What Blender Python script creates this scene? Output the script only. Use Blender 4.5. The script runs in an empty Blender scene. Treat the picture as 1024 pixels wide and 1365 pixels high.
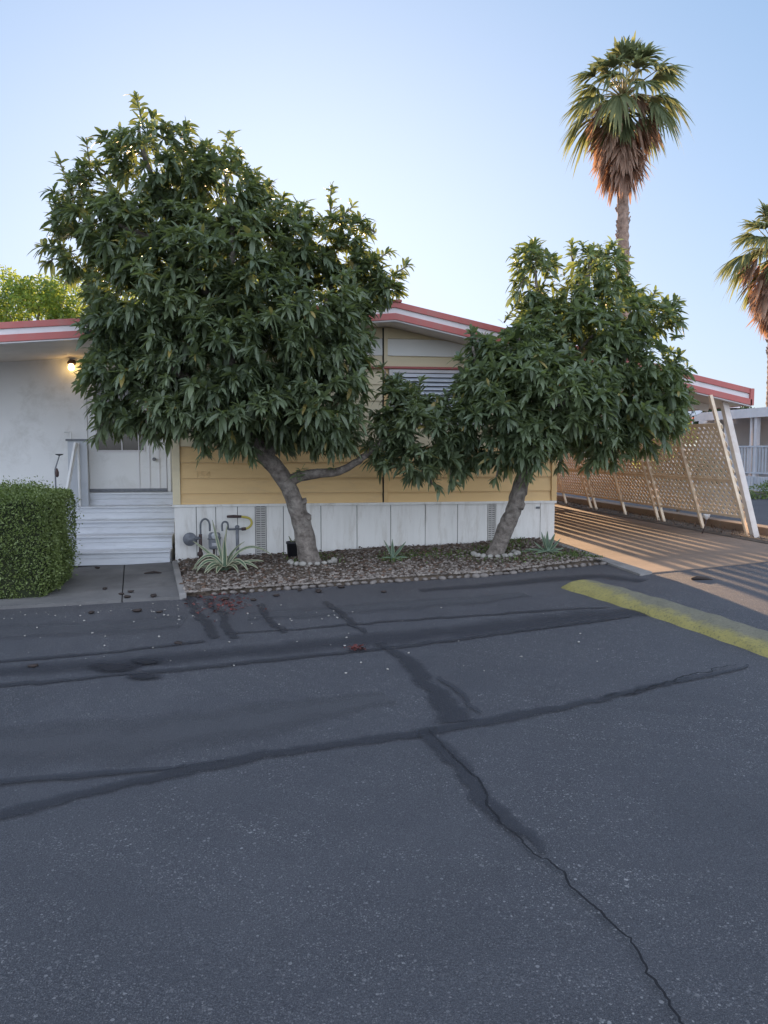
import bpy, bmesh, math, random
import numpy as np
from mathutils import Vector, Matrix
random.seed(7); rng = np.random.default_rng(7)
sc = bpy.context.scene
C = sc.collection
rad = math.radians

# ------------------------------------------------------------------ camera geometry
CAM_H = 1.55; FPX = 1020.0; CX = 512.0; CY = 682.5
YAW = rad(9.02); PITCH = math.atan((CY-600.0)/FPX)
Fh = Vector((math.sin(YAW), math.cos(YAW), 0)); Rt = Vector((math.cos(YAW), -math.sin(YAW), 0)); Up0 = Vector((0,0,1))
Fc = Fh*math.cos(PITCH)-Up0*math.sin(PITCH); Uc = Up0*math.cos(PITCH)+Fh*math.sin(PITCH)
O = Vector((0,0,CAM_H))
def ray(px, py): return Fc*FPX + Rt*(px-CX) - Uc*(py-CY)
def at_y(px, py, Y): d = ray(px,py); return O + d*(Y/d.y)
def at_x(px, py, X): d = ray(px,py); return O + d*(X/d.x)
def at_d(px, py, D): d = ray(px,py); return O + d*(D/d.dot(Fh))
def sm(t): t = min(1,max(0,t)); return t*t*(3-2*t)
def gz(x, y):
    s = 0.038*(x+2.6)
    s = 0.5*(s+math.sqrt(s*s+0.0004))
    if s > 0.30: s = 0.30+0.07*(1-math.exp(-(s-0.30)/0.07))
    return s*sm((y-0.5)/6.5)
def ground(px, py, off=0.0):
    d = ray(px,py); t = 0.0005; 
    for i in range(60):
        p = O+d*t
        dz = p.z-(gz(p.x,p.y)+off)
        if abs(dz) < 1e-5: break
        t += dz/(-d.z) if d.z < 0 else 0.001
    return O+d*t
camd = bpy.data.cameras.new('camera'); cam = bpy.data.objects.new('camera', camd); C.objects.link(cam)
camd.sensor_fit = 'HORIZONTAL'; camd.sensor_width = 36; camd.lens = 36*FPX/1024.0
camd.clip_start = 0.05; camd.clip_end = 3000
mm = Matrix((Rt, Uc, -Fc)).transposed(); cam.matrix_world = Matrix.Translation(O) @ mm.to_4x4()
sc.camera = cam

# ------------------------------------------------------------------ materials
def srgb(r,g,b):
    f = lambda c: (c/255/12.92 if c/255 <= .04045 else ((c/255+.055)/1.055)**2.4)
    return (f(r),f(g),f(b))
class NT:
    def __init__(s, name):
        s.m = bpy.data.materials.new(name); s.m.use_nodes = True; s.t = s.m.node_tree; s.N = s.t.nodes; s.L = s.t.links
        s.b = s.N['Principled BSDF']; s.out = s.N['Material Output']
        s.tc = s.N.new('ShaderNodeTexCoord')
    def node(s, t, **k):
        n = s.N.new(t)
        for a,v in k.items(): setattr(n,a,v)
        return n
    def noise(s, scale, detail=4, rough=.55, dist=0, vec=None):
        n = s.node('ShaderNodeTexNoise'); n.inputs['Scale'].default_value = scale; n.inputs['Detail'].default_value = detail
        n.inputs['Roughness'].default_value = rough; n.inputs['Distortion'].default_value = dist
        s.L.new(vec if vec else s.tc.outputs['Object'], n.inputs['Vector']); return n.outputs['Fac']
    def voro(s, scale, out='Distance', feat='F1'):
        n = s.node('ShaderNodeTexVoronoi'); n.feature = feat; n.inputs['Scale'].default_value = scale
        s.L.new(s.tc.outputs['Object'], n.inputs['Vector']); return n.outputs[out]
    def ramp(s, fac, a, b, ca=(0,0,0), cb=(1,1,1)):
        n = s.node('ShaderNodeValToRGB'); e = n.color_ramp.elements
        e[0].position = a; e[1].position = b; e[0].color = (*ca,1); e[1].color = (*cb,1)
        s.L.new(fac, n.inputs[0]); return n.outputs[0]
    def mix(s, fac, a, b, mode='MIX'):
        n = s.node('ShaderNodeMix'); n.data_type = 'RGBA'; n.blend_type = mode
        for inp, v in ((n.inputs[0],fac),(n.inputs[6],a),(n.inputs[7],b)):
            if isinstance(v,(int,float)): inp.default_value = v
            elif isinstance(v,tuple): inp.default_value = (*v,1)
            else: s.L.new(v, inp)
        return n.outputs[2]
    def math(s, op, a, b=0.0, c=0.0):
        n = s.node('ShaderNodeMath'); n.operation = op
        for i,v in enumerate((a,b,c)):
            if isinstance(v,(int,float)): n.inputs[i].default_value = v
            else: s.L.new(v, n.inputs[i])
        return n.outputs[0]
    def bump(s, h, strength=.3, dist=.01):
        n = s.node('ShaderNodeBump'); n.inputs['Strength'].default_value = strength; n.inputs['Distance'].default_value = dist
        s.L.new(h, n.inputs['Height']); s.L.new(n.outputs[0], s.b.inputs['Normal'])
    def col(s, v):
        if isinstance(v, tuple): s.b.inputs['Base Color'].default_value = (*v,1)
        else: s.L.new(v, s.b.inputs['Base Color'])
def M(name, c1, c2=None, scale=3, rough=.6, bump=0, bscale=60, metal=0, lo=.35, hi=.65, dirt=None, dscale=1.2, bdist=.004, stretch=None):
    t = NT(name); vec = None
    if stretch:
        mp = t.node('ShaderNodeMapping'); mp.inputs['Scale'].default_value = stretch
        t.L.new(t.tc.outputs['Object'], mp.inputs['Vector']); vec = mp.outputs[0]
    c = c1
    if c2: c = t.mix(t.ramp(t.noise(scale,6,.6,vec=vec),lo,hi), c1, c2)
    if dirt: c = t.mix(t.ramp(t.noise(dscale,7,.7,.4,vec=vec),.5,.75), c, dirt)
    t.col(c); t.b.inputs['Roughness'].default_value = rough; t.b.inputs['Metallic'].default_value = metal
    if bump: t.bump(t.noise(bscale,5,.6,vec=vec), bump, bdist)
    return t.m

m_white = M('white_paint', (.80,.80,.79), (.74,.74,.73), 1.5, .5, .4, 4, dirt=(.58,.57,.54), dscale=2.2)
m_skirt = M('skirting_paint', (.84,.82,.78), (.78,.76,.72), 2.5, .5, .5, 3.5, bdist=.02, dirt=(.60,.56,.50), dscale=3, stretch=(3,3,.5))
m_steps = M('step_paint', (.70,.72,.75), (.62,.64,.68), 3, .55, .3, 12, dirt=(.52,.53,.55), dscale=7, stretch=(.5,1,3))
m_ochre = M('ochre_siding_paint', (.82,.56,.255), (.76,.51,.23), 1.6, .5, .12, 30, dirt=(.66,.45,.23), dscale=2.5, stretch=(.5,1,2))
m_cream = M('cream_siding_paint', (.80,.70,.48), (.76,.65,.43), 1.6, .5, .12, 30, dirt=(.68,.58,.40), dscale=2.5, stretch=(.5,1,2))
m_creamw = M('pale_siding_paint', (.86,.86,.83), (.82,.82,.79), 1.6, .5, .12, 30)
m_red = M('red_fascia_paint', (.47,.125,.11), (.42,.11,.10), 3, .5, .1, 30, dirt=(.36,.16,.14), dscale=5)
m_fwhite = M('white_fascia_paint', (.70,.67,.68), (.62,.60,.61), 3, .45, .1, 30)
m_soffit = M('soffit_paint', (.78,.73,.67), (.70,.65,.59), 3, .7, .1, 30)
m_roof = M('roof_coating', (.5,.5,.5), (.42,.42,.42), 2, .8, .2, 10)
m_dark = M('dark_gap', (.02,.02,.02), None, rough=.9)
m_gdark = M('window_glass', (.035,.03,.03), (.05,.045,.04), 4, .08)
m_louver = M('louver_metal', (.72,.76,.82), (.64,.68,.75), 5, .4, 0)
m_grey = M('galvanised_pipe', (.16,.17,.19), (.10,.11,.12), 30, .5, .2, 60)
m_greyl = M('meter_casting', (.20,.21,.23), (.14,.15,.17), 20, .5, .2, 60)
m_black = M('black_plastic', (.018,.018,.022), (.03,.03,.035), 9, .5)
m_hose = M('yellow_gas_hose', (.55,.45,.08), (.45,.38,.09), 20, .45)
m_rust = M('rusty_pipe', (.09,.05,.045), (.05,.035,.035), 30, .7, .3, 80)
m_conc = M('concrete', (.30,.285,.27), (.23,.22,.21), 2.2, .9, .5, 90, dirt=(.16,.15,.14), dscale=1.4)
m_path = M('path_concrete', (.17,.165,.16), (.125,.122,.12), 2.2, .9, .5, 90, dirt=(.085,.08,.078), dscale=1.8)
m_drive = M('driveway_concrete', (.26,.185,.135), (.19,.14,.105), 1.2, .9, .5, 90, dirt=(.14,.105,.08), dscale=.7)
m_stone = M('edging_stone', (.22,.195,.175), (.12,.105,.095), 9, .9, .6, 60)
m_rstone = M('pale_ring_stone', (.40,.38,.34), (.26,.245,.22), 9, .9, .6, 60)
m_pebble = M('gravel_pebbles', (.31,.27,.235), (.12,.10,.085), 14, .9, .2, 60, lo=.4, hi=.6)
m_litter = M('dry_leaf_litter', (.14,.085,.055), (.07,.045,.033), 14, .9, lo=.4, hi=.6)
m_redlit = M('red_leaf_litter', (.16,.035,.03), (.07,.03,.025), 14, .9, lo=.4, hi=.6)
m_soil = M('garden_soil', (.15,.115,.085), (.08,.062,.048), 6, 1, .8, 70, bdist=.02)
m_pod = M('dried_fruit', (.022,.017,.015), (.045,.03,.025), 30, .8, .5, 60)
m_tan = M('tan_lattice_paint', (.90,.75,.56), (.85,.69,.51), 6, .6, .15, 60, dirt=(.68,.52,.38), dscale=3)
m_post = M('post_paint', (.66,.60,.55), (.58,.52,.47), 6, .5, .15, 60, dirt=(.48,.38,.30), dscale=4)
m_tin = M('tin_wall', (.50,.52,.55), (.43,.45,.48), 3, .45, .1, 20)
m_bark = M('tree_bark', (.29,.25,.215), (.12,.10,.085), 14, .95, 1.0, 22, bdist=.04, dirt=(.34,.31,.27), dscale=4)
m_pbark = M('palm_bark', (.38,.27,.21), (.20,.14,.11), 7, .95, .9, 14, bdist=.05)
m_nwall = M('neighbour_siding', (.58,.57,.57), (.53,.52,.52), 2, .6, .1, 20)

def leafmat(name, ca, cb, trans=(.2,.35,.04), tf=.22, rough=.42, spec=.5, old=None):
    t = NT(name)
    a = t.node('ShaderNodeAttribute'); a.attribute_name = 'rnd'
    lc_ = t.ramp(a.outputs['Fac'],0,.94,ca,cb)
    if old: lc_ = t.mix(t.math('GREATER_THAN', a.outputs['Fac'], .985), lc_, old)
    t.col(lc_); t.b.inputs['Roughness'].default_value = rough
    t.b.inputs['Specular IOR Level'].default_value = spec
    tr = t.node('ShaderNodeBsdfTranslucent')
    t.L.new(t.ramp(a.outputs['Fac'],0,1,trans,tuple(min(1,c*1.5) for c in trans)), tr.inputs['Color'])
    mx = t.node('ShaderNodeMixShader'); mx.inputs[0].default_value = tf
    t.L.new(t.b.outputs[0], mx.inputs[1]); t.L.new(tr.outputs[0], mx.inputs[2]); t.L.new(mx.outputs[0], t.out.inputs['Surface'])
    return t.m
m_leaf = leafmat('dark_tree_leaf', (.050,.076,.044), (.155,.195,.112), (.28,.35,.08), .24, .48, .6, (.26,.20,.06))
m_leaf2 = leafmat('mid_tree_leaf', (.056,.084,.048), (.165,.21,.118), (.30,.38,.09), .26, .48, .6, (.26,.21,.07))
m_hedge = leafmat('hedge_leaf', (.060,.095,.025), (.20,.25,.085), (.22,.32,.04), .2, .5, .5, (.20,.13,.06))
m_bgleaf = leafmat('background_leaf', (.035,.07,.02), (.12,.19,.04), (.38,.48,.08), .42, .5)
m_dkleaf = leafmat('far_dark_leaf', (.02,.045,.02), (.05,.08,.035), (.1,.16,.03), .15, .6)
m_palm = leafmat('palm_frond', (.085,.11,.06), (.17,.19,.10), (.30,.34,.14), .34, .8, .15)
m_pdead = leafmat('dead_palm_frond', (.25,.17,.135), (.46,.33,.25), (.50,.30,.19), .28, .9, .1)
m_grass = leafmat('ground_cover_leaf', (.05,.09,.02), (.12,.16,.05), (.2,.3,.05), .2, .7)
m_flower = leafmat('red_flower', (.6,.06,.03), (.8,.25,.05), (.7,.2,.05), .3, .6)

def agavemat(name, mid, edge, e0=.55):
    t = NT(name); uv = t.node('ShaderNodeUVMap'); sx = t.node('ShaderNodeSeparateXYZ'); t.L.new(uv.outputs[0], sx.inputs[0])
    n = t.noise(30,3)
    f = t.math('ADD', sx.outputs[0], t.math('MULTIPLY', t.math('SUBTRACT', n, .5), .5))
    t.col(t.mix(t.ramp(f, e0, e0+.12), mid, edge)); t.b.inputs['Roughness'].default_value = .5
    return t.m
m_agave = agavemat('variegated_agave_leaf', (.075,.12,.07), (.36,.36,.24))
m_agave2 = agavemat('grey_agave_leaf', (.09,.14,.09), (.22,.27,.17), .8)

def asphalt():
    t = NT('asphalt')
    big = t.ramp(t.noise(.45,7,.65,.8), .32,.68)
    c = t.mix(big, (.028,.028,.032), (.072,.072,.079))
    c = t.mix(t.ramp(t.noise(2.3,7,.75,.6),.38,.66,(0,0,0),(.6,.6,.6)), c, (.044,.044,.052))
    c = t.mix(t.ramp(t.noise(260,2,.8),.45,.68,(0,0,0),(.9,.9,.9)), c, (.150,.150,.162))
    c = t.mix(t.ramp(t.noise(150,3,.9),.30,.47,(.9,.9,.9),(0,0,0)), c, (.012,.012,.015))
    dens = t.ramp(t.noise(1.3,6,.7),.38,.66)
    for scl,thr,rad_,hi in ((62,.91,.30,.38),(115,.76,.36,.36),(210,.66,.42,.28)):
        v = t.node('ShaderNodeTexVoronoi'); v.inputs['Scale'].default_value = scl; v.inputs['Randomness'].default_value = 1
        t.L.new(t.tc.outputs['Object'], v.inputs['Vector'])
        sx = t.node('ShaderNodeSeparateColor'); t.L.new(v.outputs['Color'], sx.inputs[0])
        r_ = t.math('MULTIPLY', sx.outputs[2], rad_*1.5)
        m = t.math('MULTIPLY', t.math('GREATER_THAN', sx.outputs[0], thr), t.math('LESS_THAN', v.outputs['Distance'], r_))
        m = t.math('MULTIPLY', m, t.math('MULTIPLY_ADD', dens, .75, .15))
        c = t.mix(m, c, t.mix(sx.outputs[1], (.10,.098,.10), (hi,hi*.98,hi*.96)))
    t.col(c); t.b.inputs['Roughness'].default_value = .66
    h = t.math('ADD', t.math('MULTIPLY', t.noise(140,4,.8), 1.0), t.math('MULTIPLY', t.voro(90,'Distance'), -.5))
    t.bump(h, .9, .007)
    return t.m
m_asph = asphalt()
def ribmat(name, col, col2, amp=.5, edge=.35, maxa=1.0, rough=.75, sc_=9):
    """thin worn coat: opacity falls off with ragged edges; UV x = 0 centre .. 1 edge"""
    t = NT(name); uv = t.node('ShaderNodeUVMap'); sx = t.node('ShaderNodeSeparateXYZ'); t.L.new(uv.outputs[0], sx.inputs[0])
    c = t.mix(t.noise(4,5,.6), col, col2)
    c = t.mix(t.ramp(t.noise(150,3,.7),.45,.75,(0,0,0),(.5,.5,.5)), c, tuple(min(1,x*1.9) for x in col2))
    t.col(c); t.b.inputs['Roughness'].default_value = rough
    a = t.math('SUBTRACT', 1.0, sx.outputs[0])
    n = t.math('MULTIPLY', t.math('SUBTRACT', t.noise(sc_,6,.7), .5), amp)
    al = t.ramp(t.math('ADD', a, n), .12, .12+edge, (0,0,0), (maxa,)*3)
    t.L.new(al, t.b.inputs['Alpha']); t.bump(t.noise(130,3,.7), .3, .004)
    return t.m
m_seal = ribmat('tar_seal', (.030,.030,.035), (.040,.040,.046), 1.3, .45, .66, .65, 9)
m_oil = ribmat('oil_stain', (.014,.014,.018), (.020,.020,.026), .9, .45, .85, .55, 5)
m_crack = ribmat('open_crack', (.006,.006,.008), (.010,.010,.012), .5, .2, 1.0, .9, 30)
m_worn = ribmat('worn_surface', (.090,.090,.094), (.070,.070,.076), 1.5, .7, .7, .85, 2.6)
m_damp = ribmat('dark_coat', (.032,.032,.038), (.040,.040,.047), 1.2, .7, .6, .8, 2.6)

def berm_mat():
    t = NT('berm_paint')
    uv = t.node('ShaderNodeUVMap'); sx = t.node('ShaderNodeSeparateXYZ'); t.L.new(uv.outputs[0], sx.inputs[0])
    # paint survives best at the start and on the near flank; the rounded top has worn to bare asphalt
    w = t.math('ADD', t.math('MULTIPLY', sx.outputs[0], 1.0), t.math('MULTIPLY', t.math('SUBTRACT', t.noise(7,7,.7), .5), 1.3))
    y = t.mix(t.noise(12,4), (.36,.305,.09), (.25,.22,.085))
    g = t.mix(t.noise(40,4), (.23,.21,.135), (.14,.13,.10))
    c = t.mix(t.ramp(w,.35,.75), g, y)
    c = t.mix(t.ramp(t.noise(45,6,.85),.34,.50,(.85,.85,.85),(0,0,0)), c, (.075,.075,.06))
    t.col(c); t.b.inputs['Roughness'].default_value = .85; t.bump(t.noise(90,4,.7), .6, .008)
    return t.m
m_berm = berm_mat()

# ------------------------------------------------------------------ mesh building
class MB:
    def __init__(s): s.v = []; s.f = []; s.uv = None
    def add(s, vs, fs):
        n = len(s.v); s.v += [tuple(v) for v in vs]; s.f += [tuple(i+n for i in f) for f in fs]; return s
    def box(s, x0,x1,y0,y1,z0,z1):
        return s.add([(x0,y0,z0),(x1,y0,z0),(x1,y1,z0),(x0,y1,z0),(x0,y0,z1),(x1,y0,z1),(x1,y1,z1),(x0,y1,z1)],
              [(0,3,2,1),(4,5,6,7),(0,1,5,4),(1,2,6,5),(2,3,7,6),(3,0,4,7)])
    def hexa(s, p): # 8 points bottom 4, top 4
        return s.add(p, [(0,3,2,1),(4,5,6,7),(0,1,5,4),(1,2,6,5),(2,3,7,6),(3,0,4,7)])
    def bar(s, a, b, w, h, side=None):
        a = Vector(a); b = Vector(b); d = (b-a).normalized()
        sd = Vector(side) if side else d.cross(Vector((0,0,1)))
        if sd.length < 1e-3: sd = Vector((1,0,0))
        sd = (sd-d*sd.dot(d)).normalized(); up = sd.cross(d)
        p = []
        for q in (a,b):
            p += [q-sd*w/2-up*h/2, q+sd*w/2-up*h/2, q+sd*w/2+up*h/2, q-sd*w/2+up*h/2]
        return s.add(p, [(0,1,2,3),(7,6,5,4),(0,4,5,1),(1,5,6,2),(2,6,7,3),(3,7,4,0)])
    def tube(s, pts, r, n=10, caps=True, wob=0):
        pts = [Vector(p) for p in pts]
        if isinstance(r,(int,float)): r = [r]*len(pts)
        base = len(s.v); prev = None
        for i,p in enumerate(pts):
            t = (pts[min(i+1,len(pts)-1)]-pts[max(i-1,0)]).normalized()
            if prev is None:
                u = t.cross(Vector((0,0,1)));
                if u.length < .05: u = t.cross(Vector((0,1,0)))
            else: u = prev-t*prev.dot(t)
            u.normalize(); prev = u; w = t.cross(u)
            for k in range(n):
                a = 2*math.pi*k/n; rr = r[i]*(1+(random.random()-.5)*wob)
                s.v.append(tuple(p+(u*math.cos(a)+w*math.sin(a))*rr))
        for i in range(len(pts)-1):
            for k in range(n):
                a = base+i*n+k; b = base+i*n+(k+1)%n
                s.f.append((a,b,b+n,a+n))
        if caps:
            s.f.append(tuple(base+k for k in range(n))[::-1]); s.f.append(tuple(base+(len(pts)-1)*n+k for k in range(n)))
        return s
    def lathe(s, c, prof, n=16, axis='z'):
        c = Vector(c); base = len(s.v)
        for (r,h) in prof:
            for k in range(n):
                a = 2*math.pi*k/n
                o = Vector((r*math.cos(a), r*math.sin(a), h))
                if axis == 'y': o = Vector((o.x, -h, o.y))
                s.v.append(tuple(c+o))
        for i in range(len(prof)-1):
            for k in range(n):
                a = base+i*n+k; b = base+i*n+(k+1)%n; s.f.append((a,b,b+n,a+n))
        s.f.append(tuple(base+k for k in range(n))[::-1]); s.f.append(tuple(base+(len(prof)-1)*n+k for k in range(n)))
        return s
    def build(s, name, mat, parent=None, smooth=False, bevel=0, origin=None):
        me = bpy.data.meshes.new(name)
        off = Vector(origin) if origin is not None else Vector((0,0,0))
        if parent is not None and origin is None:
            off = parent.matrix_world.translation if False else ROOTLOC.get(parent, Vector((0,0,0)))
        vs = [(v[0]-off.x, v[1]-off.y, v[2]-off.z) for v in s.v]
        me.from_pydata(vs, [], s.f)
        if s.uv:
            ul = me.uv_layers.new(name='UVMap')
            for lp in me.loops: ul.data[lp.index].uv = s.uv[lp.vertex_index]
        me.materials.append(mat)
        if smooth: me.polygons.foreach_set('use_smooth', [True]*len(me.polygons))
        o = bpy.data.objects.new(name, me); C.objects.link(o)
        if parent is not None: o.parent = parent; ROOTLOC[o] = off
        else: o.location = off; ROOTLOC[o] = off
        if bevel:
            b = o.modifiers.new('bevel','BEVEL'); b.width = bevel; b.segments = 2; b.limit_method = 'ANGLE'
        return o
ROOTLOC = {}
def tag(o, label=None, cat=None, group=None, kind=None):
    if label: o['label'] = label
    if cat: o['category'] = cat
    if group: o['group'] = group
    if kind: o['kind'] = kind
    return o
def thing(name, label, cat, loc=(0,0,0), group=None):
    o = bpy.data.objects.new(name, None); C.objects.link(o); o.location = loc; o.empty_display_size = .2
    ROOTLOC[o] = Vector(loc)
    return tag(o, label, cat, group)

# vectorised leaves ------------------------------------------------------------
ST = np.array([0.0,.22,.55,.82,1.0]); WD = np.array([.10,.75,1.0,.62,.0])
def leaves(P, D, L, W, droop, roll=None, fold=.25, rnd=None, st=ST, wd=WD):
    """arrays: P(n,3) base, D(n,3) unit direction, L,W,droop (n,) -> verts, quads/tris, rnd per vertex"""
    n = len(P); Z = np.array([0,0,1.0])
    S = np.cross(D, Z); ln = np.linalg.norm(S,axis=1,keepdims=True)
    S = np.where(ln < .05, np.array([[1.0,0,0]]), S/np.maximum(ln,1e-6))
    N = np.cross(S, D)
    if roll is not None:
        c = np.cos(roll)[:,None]; s_ = np.sin(roll)[:,None]; S, N = S*c+N*s_, N*c-S*s_
    k = len(st)
    mid = P[:,None,:] + D[:,None,:]*(L[:,None]*st[None,:])[:,:,None]
    mid[:,:,2] -= (droop*L)[:,None]*(st**2)[None,:]
    wv = (W[:,None]*wd[None,:]*.5)[:,:,None]
    lift = wv*fold
    l = mid - S[:,None,:]*wv + N[:,None,:]*lift; r = mid + S[:,None,:]*wv + N[:,None,:]*lift
    V = np.empty((n, 3*(k-1)+1, 3))
    for i in range(k-1): V[:,3*i] = l[:,i]; V[:,3*i+1] = mid[:,i]; V[:,3*i+2] = r[:,i]
    V[:,-1] = mid[:,-1]
    q = []; tri = []
    for i in range(k-2):
        a = 3*i; q += [(a,a+1,a+4,a+3),(a+1,a+2,a+5,a+4)]
    a = 3*(k-2); t = 3*(k-1); tri += [(a,a+1,t),(a+1,a+2,t)]
    q = np.array(q); tri = np.array(tri); nv = V.shape[1]
    off = (np.arange(n)*nv)[:,None,None]
    Q = (q[None]+off).reshape(-1,4); T = (tri[None]+off).reshape(-1,3)
    if rnd is None: rnd = rng.random(n)
    return V.reshape(-1,3), Q, T, np.repeat(rnd, nv)
def mesh_np(name, parts, mat, parent=None, smooth=True, origin=None):
    vo = 0; Vs=[];Qs=[];Ts=[];Rs=[]
    for (V,Q,T,R) in parts:
        Vs.append(V); Qs.append(Q+vo); Ts.append(T+vo); Rs.append(R); vo += len(V)
    V = np.concatenate(Vs); Q = np.concatenate(Qs); T = np.concatenate(Ts); R = np.concatenate(Rs)
    off = np.array(ROOTLOC[parent] if (parent is not None and origin is None) else (origin if origin is not None else (0,0,0)))
    V = V - off
    me = bpy.data.meshes.new(name)
    me.vertices.add(len(V)); me.vertices.foreach_set('co', V.astype(np.float32).ravel())
    nl = Q.size+T.size; me.loops.add(nl); me.loops.foreach_set('vertex_index', np.concatenate([Q.ravel(),T.ravel()]).astype(np.int32))
    npoly = len(Q)+len(T); me.polygons.add(npoly)
    ls = np.concatenate([np.arange(len(Q))*4, Q.size+np.arange(len(T))*3]).astype(np.int32)
    me.polygons.foreach_set('loop_start', ls)
    me.polygons.foreach_set('use_smooth', np.full(npoly, smooth))
    me.update(calc_edges=True); me.validate()
    a = me.attributes.new('rnd','FLOAT','POINT'); a.data.foreach_set('value', R.astype(np.float32))
    me.materials.append(mat)
    o = bpy.data.objects.new(name, me); C.objects.link(o)
    if parent is not None: o.parent = parent
    else: o.location = off
    ROOTLOC[o] = Vector(off)
    return o
def unit(a): return a/np.maximum(np.linalg.norm(a,axis=-1,keepdims=True),1e-9)

# ------------------------------------------------------------------ ground sheets
def axis_vals(lo, a, b, hi, step):
    v = list(np.arange(a, b+1e-6, step)); s = step; x = a
    left = []
    while x > lo: s *= 1.5; x -= s; left.append(x)
    s = step; x = b; right = []
    while x < hi: s *= 1.5; x += s; right.append(x)
    return left[::-1]+v+right
xs = axis_vals(-900,-9,12,900,.125); ys = axis_vals(-900,-1,14,900,.125)
mb = MB(); mb.v = [(x,y,gz(x,y)) for y in ys for x in xs]
nx = len(xs)
mb.f = [(j*nx+i, j*nx+i+1, (j+1)*nx+i+1, (j+1)*nx+i) for j in range(len(ys)-1) for i in range(nx-1)]
road = mb.build('road', m_asph, None, True); tag(road, kind='structure')

def drape(name, poly, off, mat, step=.25, thick=0, mound=0):
    bm = bmesh.new(); vs = [bm.verts.new((p[0],p[1],0)) for p in poly]; bm.faces.new(vs)
    x0=min(p[0] for p in poly);x1=max(p[0] for p in poly);y0=min(p[1] for p in poly);y1=max(p[1] for p in poly)
    x = x0+step
    while x < x1: bmesh.ops.bisect_plane(bm, geom=bm.verts[:]+bm.edges[:]+bm.faces[:], plane_co=(x,0,0), plane_no=(1,0,0)); x += step
    y = y0+step
    while y < y1: bmesh.ops.bisect_plane(bm, geom=bm.verts[:]+bm.edges[:]+bm.faces[:], plane_co=(0,y,0), plane_no=(0,1,0)); y += step
    bm.normal_update(); fl_ = bm.faces[:]
    if fl_ and fl_[0].normal.z < 0: bmesh.ops.reverse_faces(bm, faces=fl_)
    bound = {v for v in bm.verts if v.is_boundary}
    if mound:
        bmesh.ops.triangulate(bm, faces=bm.faces)
    for v in bm.verts:
        m = 0
        if mound and v not in bound: m = mound*(0.5+0.5*math.sin(v.co.x*3.1)*math.sin(v.co.y*2.7+1))
        v.co.z = gz(v.co.x,v.co.y)+(off+m if not (mound and v in bound) else -.012)
    if thick:
        e = bmesh.ops.extrude_face_region(bm, geom=bm.faces[:])
        # extruded copy becomes the bottom
        for v in [g for g in e['geom'] if isinstance(g,bmesh.types.BMVert)]: v.co.z -= thick
        bmesh.ops.recalc_face_normals(bm, faces=bm.faces)
    me = bpy.data.meshes.new(name); bm.to_mesh(me); bm.free(); me.materials.append(mat)
    o = bpy.data.objects.new(name, me); C.objects.link(o); ROOTLOC[o] = Vector((0,0,0))
    return o

def ribbon(name, pts, widths, off, mat, seg=.06, wob=.02, px=True):
    P = [ground(*p) if px else Vector((p[0],p[1],0)) for p in pts]
    if isinstance(widths,(int,float)): widths = [widths]*len(P)
    out = []; 
    for i in range(len(P)-1):
        n = max(1,int((P[i+1]-P[i]).length/seg))
        for k in range(n):
            t = k/n; out.append((P[i].lerp(P[i+1],t), widths[i]*(1-t)+widths[i+1]*t))
    out.append((P[-1], widths[-1]))
    # smooth + wobble
    q = [Vector(o_[0]) for o_ in out]
    for it in range(3):
        q = [q[0]]+[(q[i-1]+q[i]*2+q[i+1])/4 for i in range(1,len(q)-1)]+[q[-1]]
    mb = MB(); mb.uv = []; ph = random.random()*9; cum = 0
    if name == 'tar_seam': out = [(o_[0], o_[1]*.9*(1+.22*math.sin(i_*.37+ph)*math.sin(i_*.11))) for i_,o_ in enumerate(out)]
    jit = 0
    for i,(p,(_,w)) in enumerate(zip(q,out)):
        t = (q[min(i+1,len(q)-1)]-q[max(i-1,0)]); t.z = 0; t.normalize(); s_ = Vector((-t.y,t.x,0))
        jit = jit*.8+(random.random()-.5)*wob*(3.2 if random.random()<.18 else .8)
        pp = p+s_*jit
        for k,(o_,u) in enumerate(((-1,1),(-.5,.5),(0,0),(.5,.5),(1,1))):
            v = pp+s_*o_*w*.5; mb.v.append((v.x,v.y,gz(v.x,v.y)+off)); mb.uv.append((u,i*.1))
    n = len(q)
    mb.f = [(i*5+k+5,i*5+k+6,i*5+k+1,i*5+k) for i in range(n-1) for k in range(4)]
    o = mb.build(name, mat); tag(o, kind='structure'); return o
def blob_sheet(name, cx, cy, rx, ry, off, mat, n=28):
    """flat irregular patch, centre and radii given in photo pixels, laid on the ground"""
    mb = MB(); mb.uv = []
    c = ground(cx,cy); mb.v.append((c.x,c.y,gz(c.x,c.y)+off)); mb.uv.append((0,0))
    rings = 6
    for r in range(1,rings+1):
        for k in range(n):
            a = 2*math.pi*k/n; p = ground(cx+rx*r/rings*math.cos(a), cy+ry*r/rings*math.sin(a)); mb.v.append((p.x,p.y,gz(p.x,p.y)+off)); mb.uv.append((r/rings,0))
    for k in range(n): mb.f.append((0,1+(k+1)%n,1+k))
    for r in range(rings-1):
        for k in range(n):
            a = 1+r*n+k; b = 1+r*n+(k+1)%n; mb.f.append((a,b,b+n,a+n))
    o = mb.build(name, mat, None, False)
    bm = bmesh.new(); bm.from_mesh(o.data); bmesh.ops.recalc_face_normals(bm, faces=bm.faces)
    bm.to_mesh(o.data); bm.free()
    tag(o, kind='structure'); return o

WALL = 10.4; DOORW = 11.65; XL = -1.16; XR = 4.12
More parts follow.
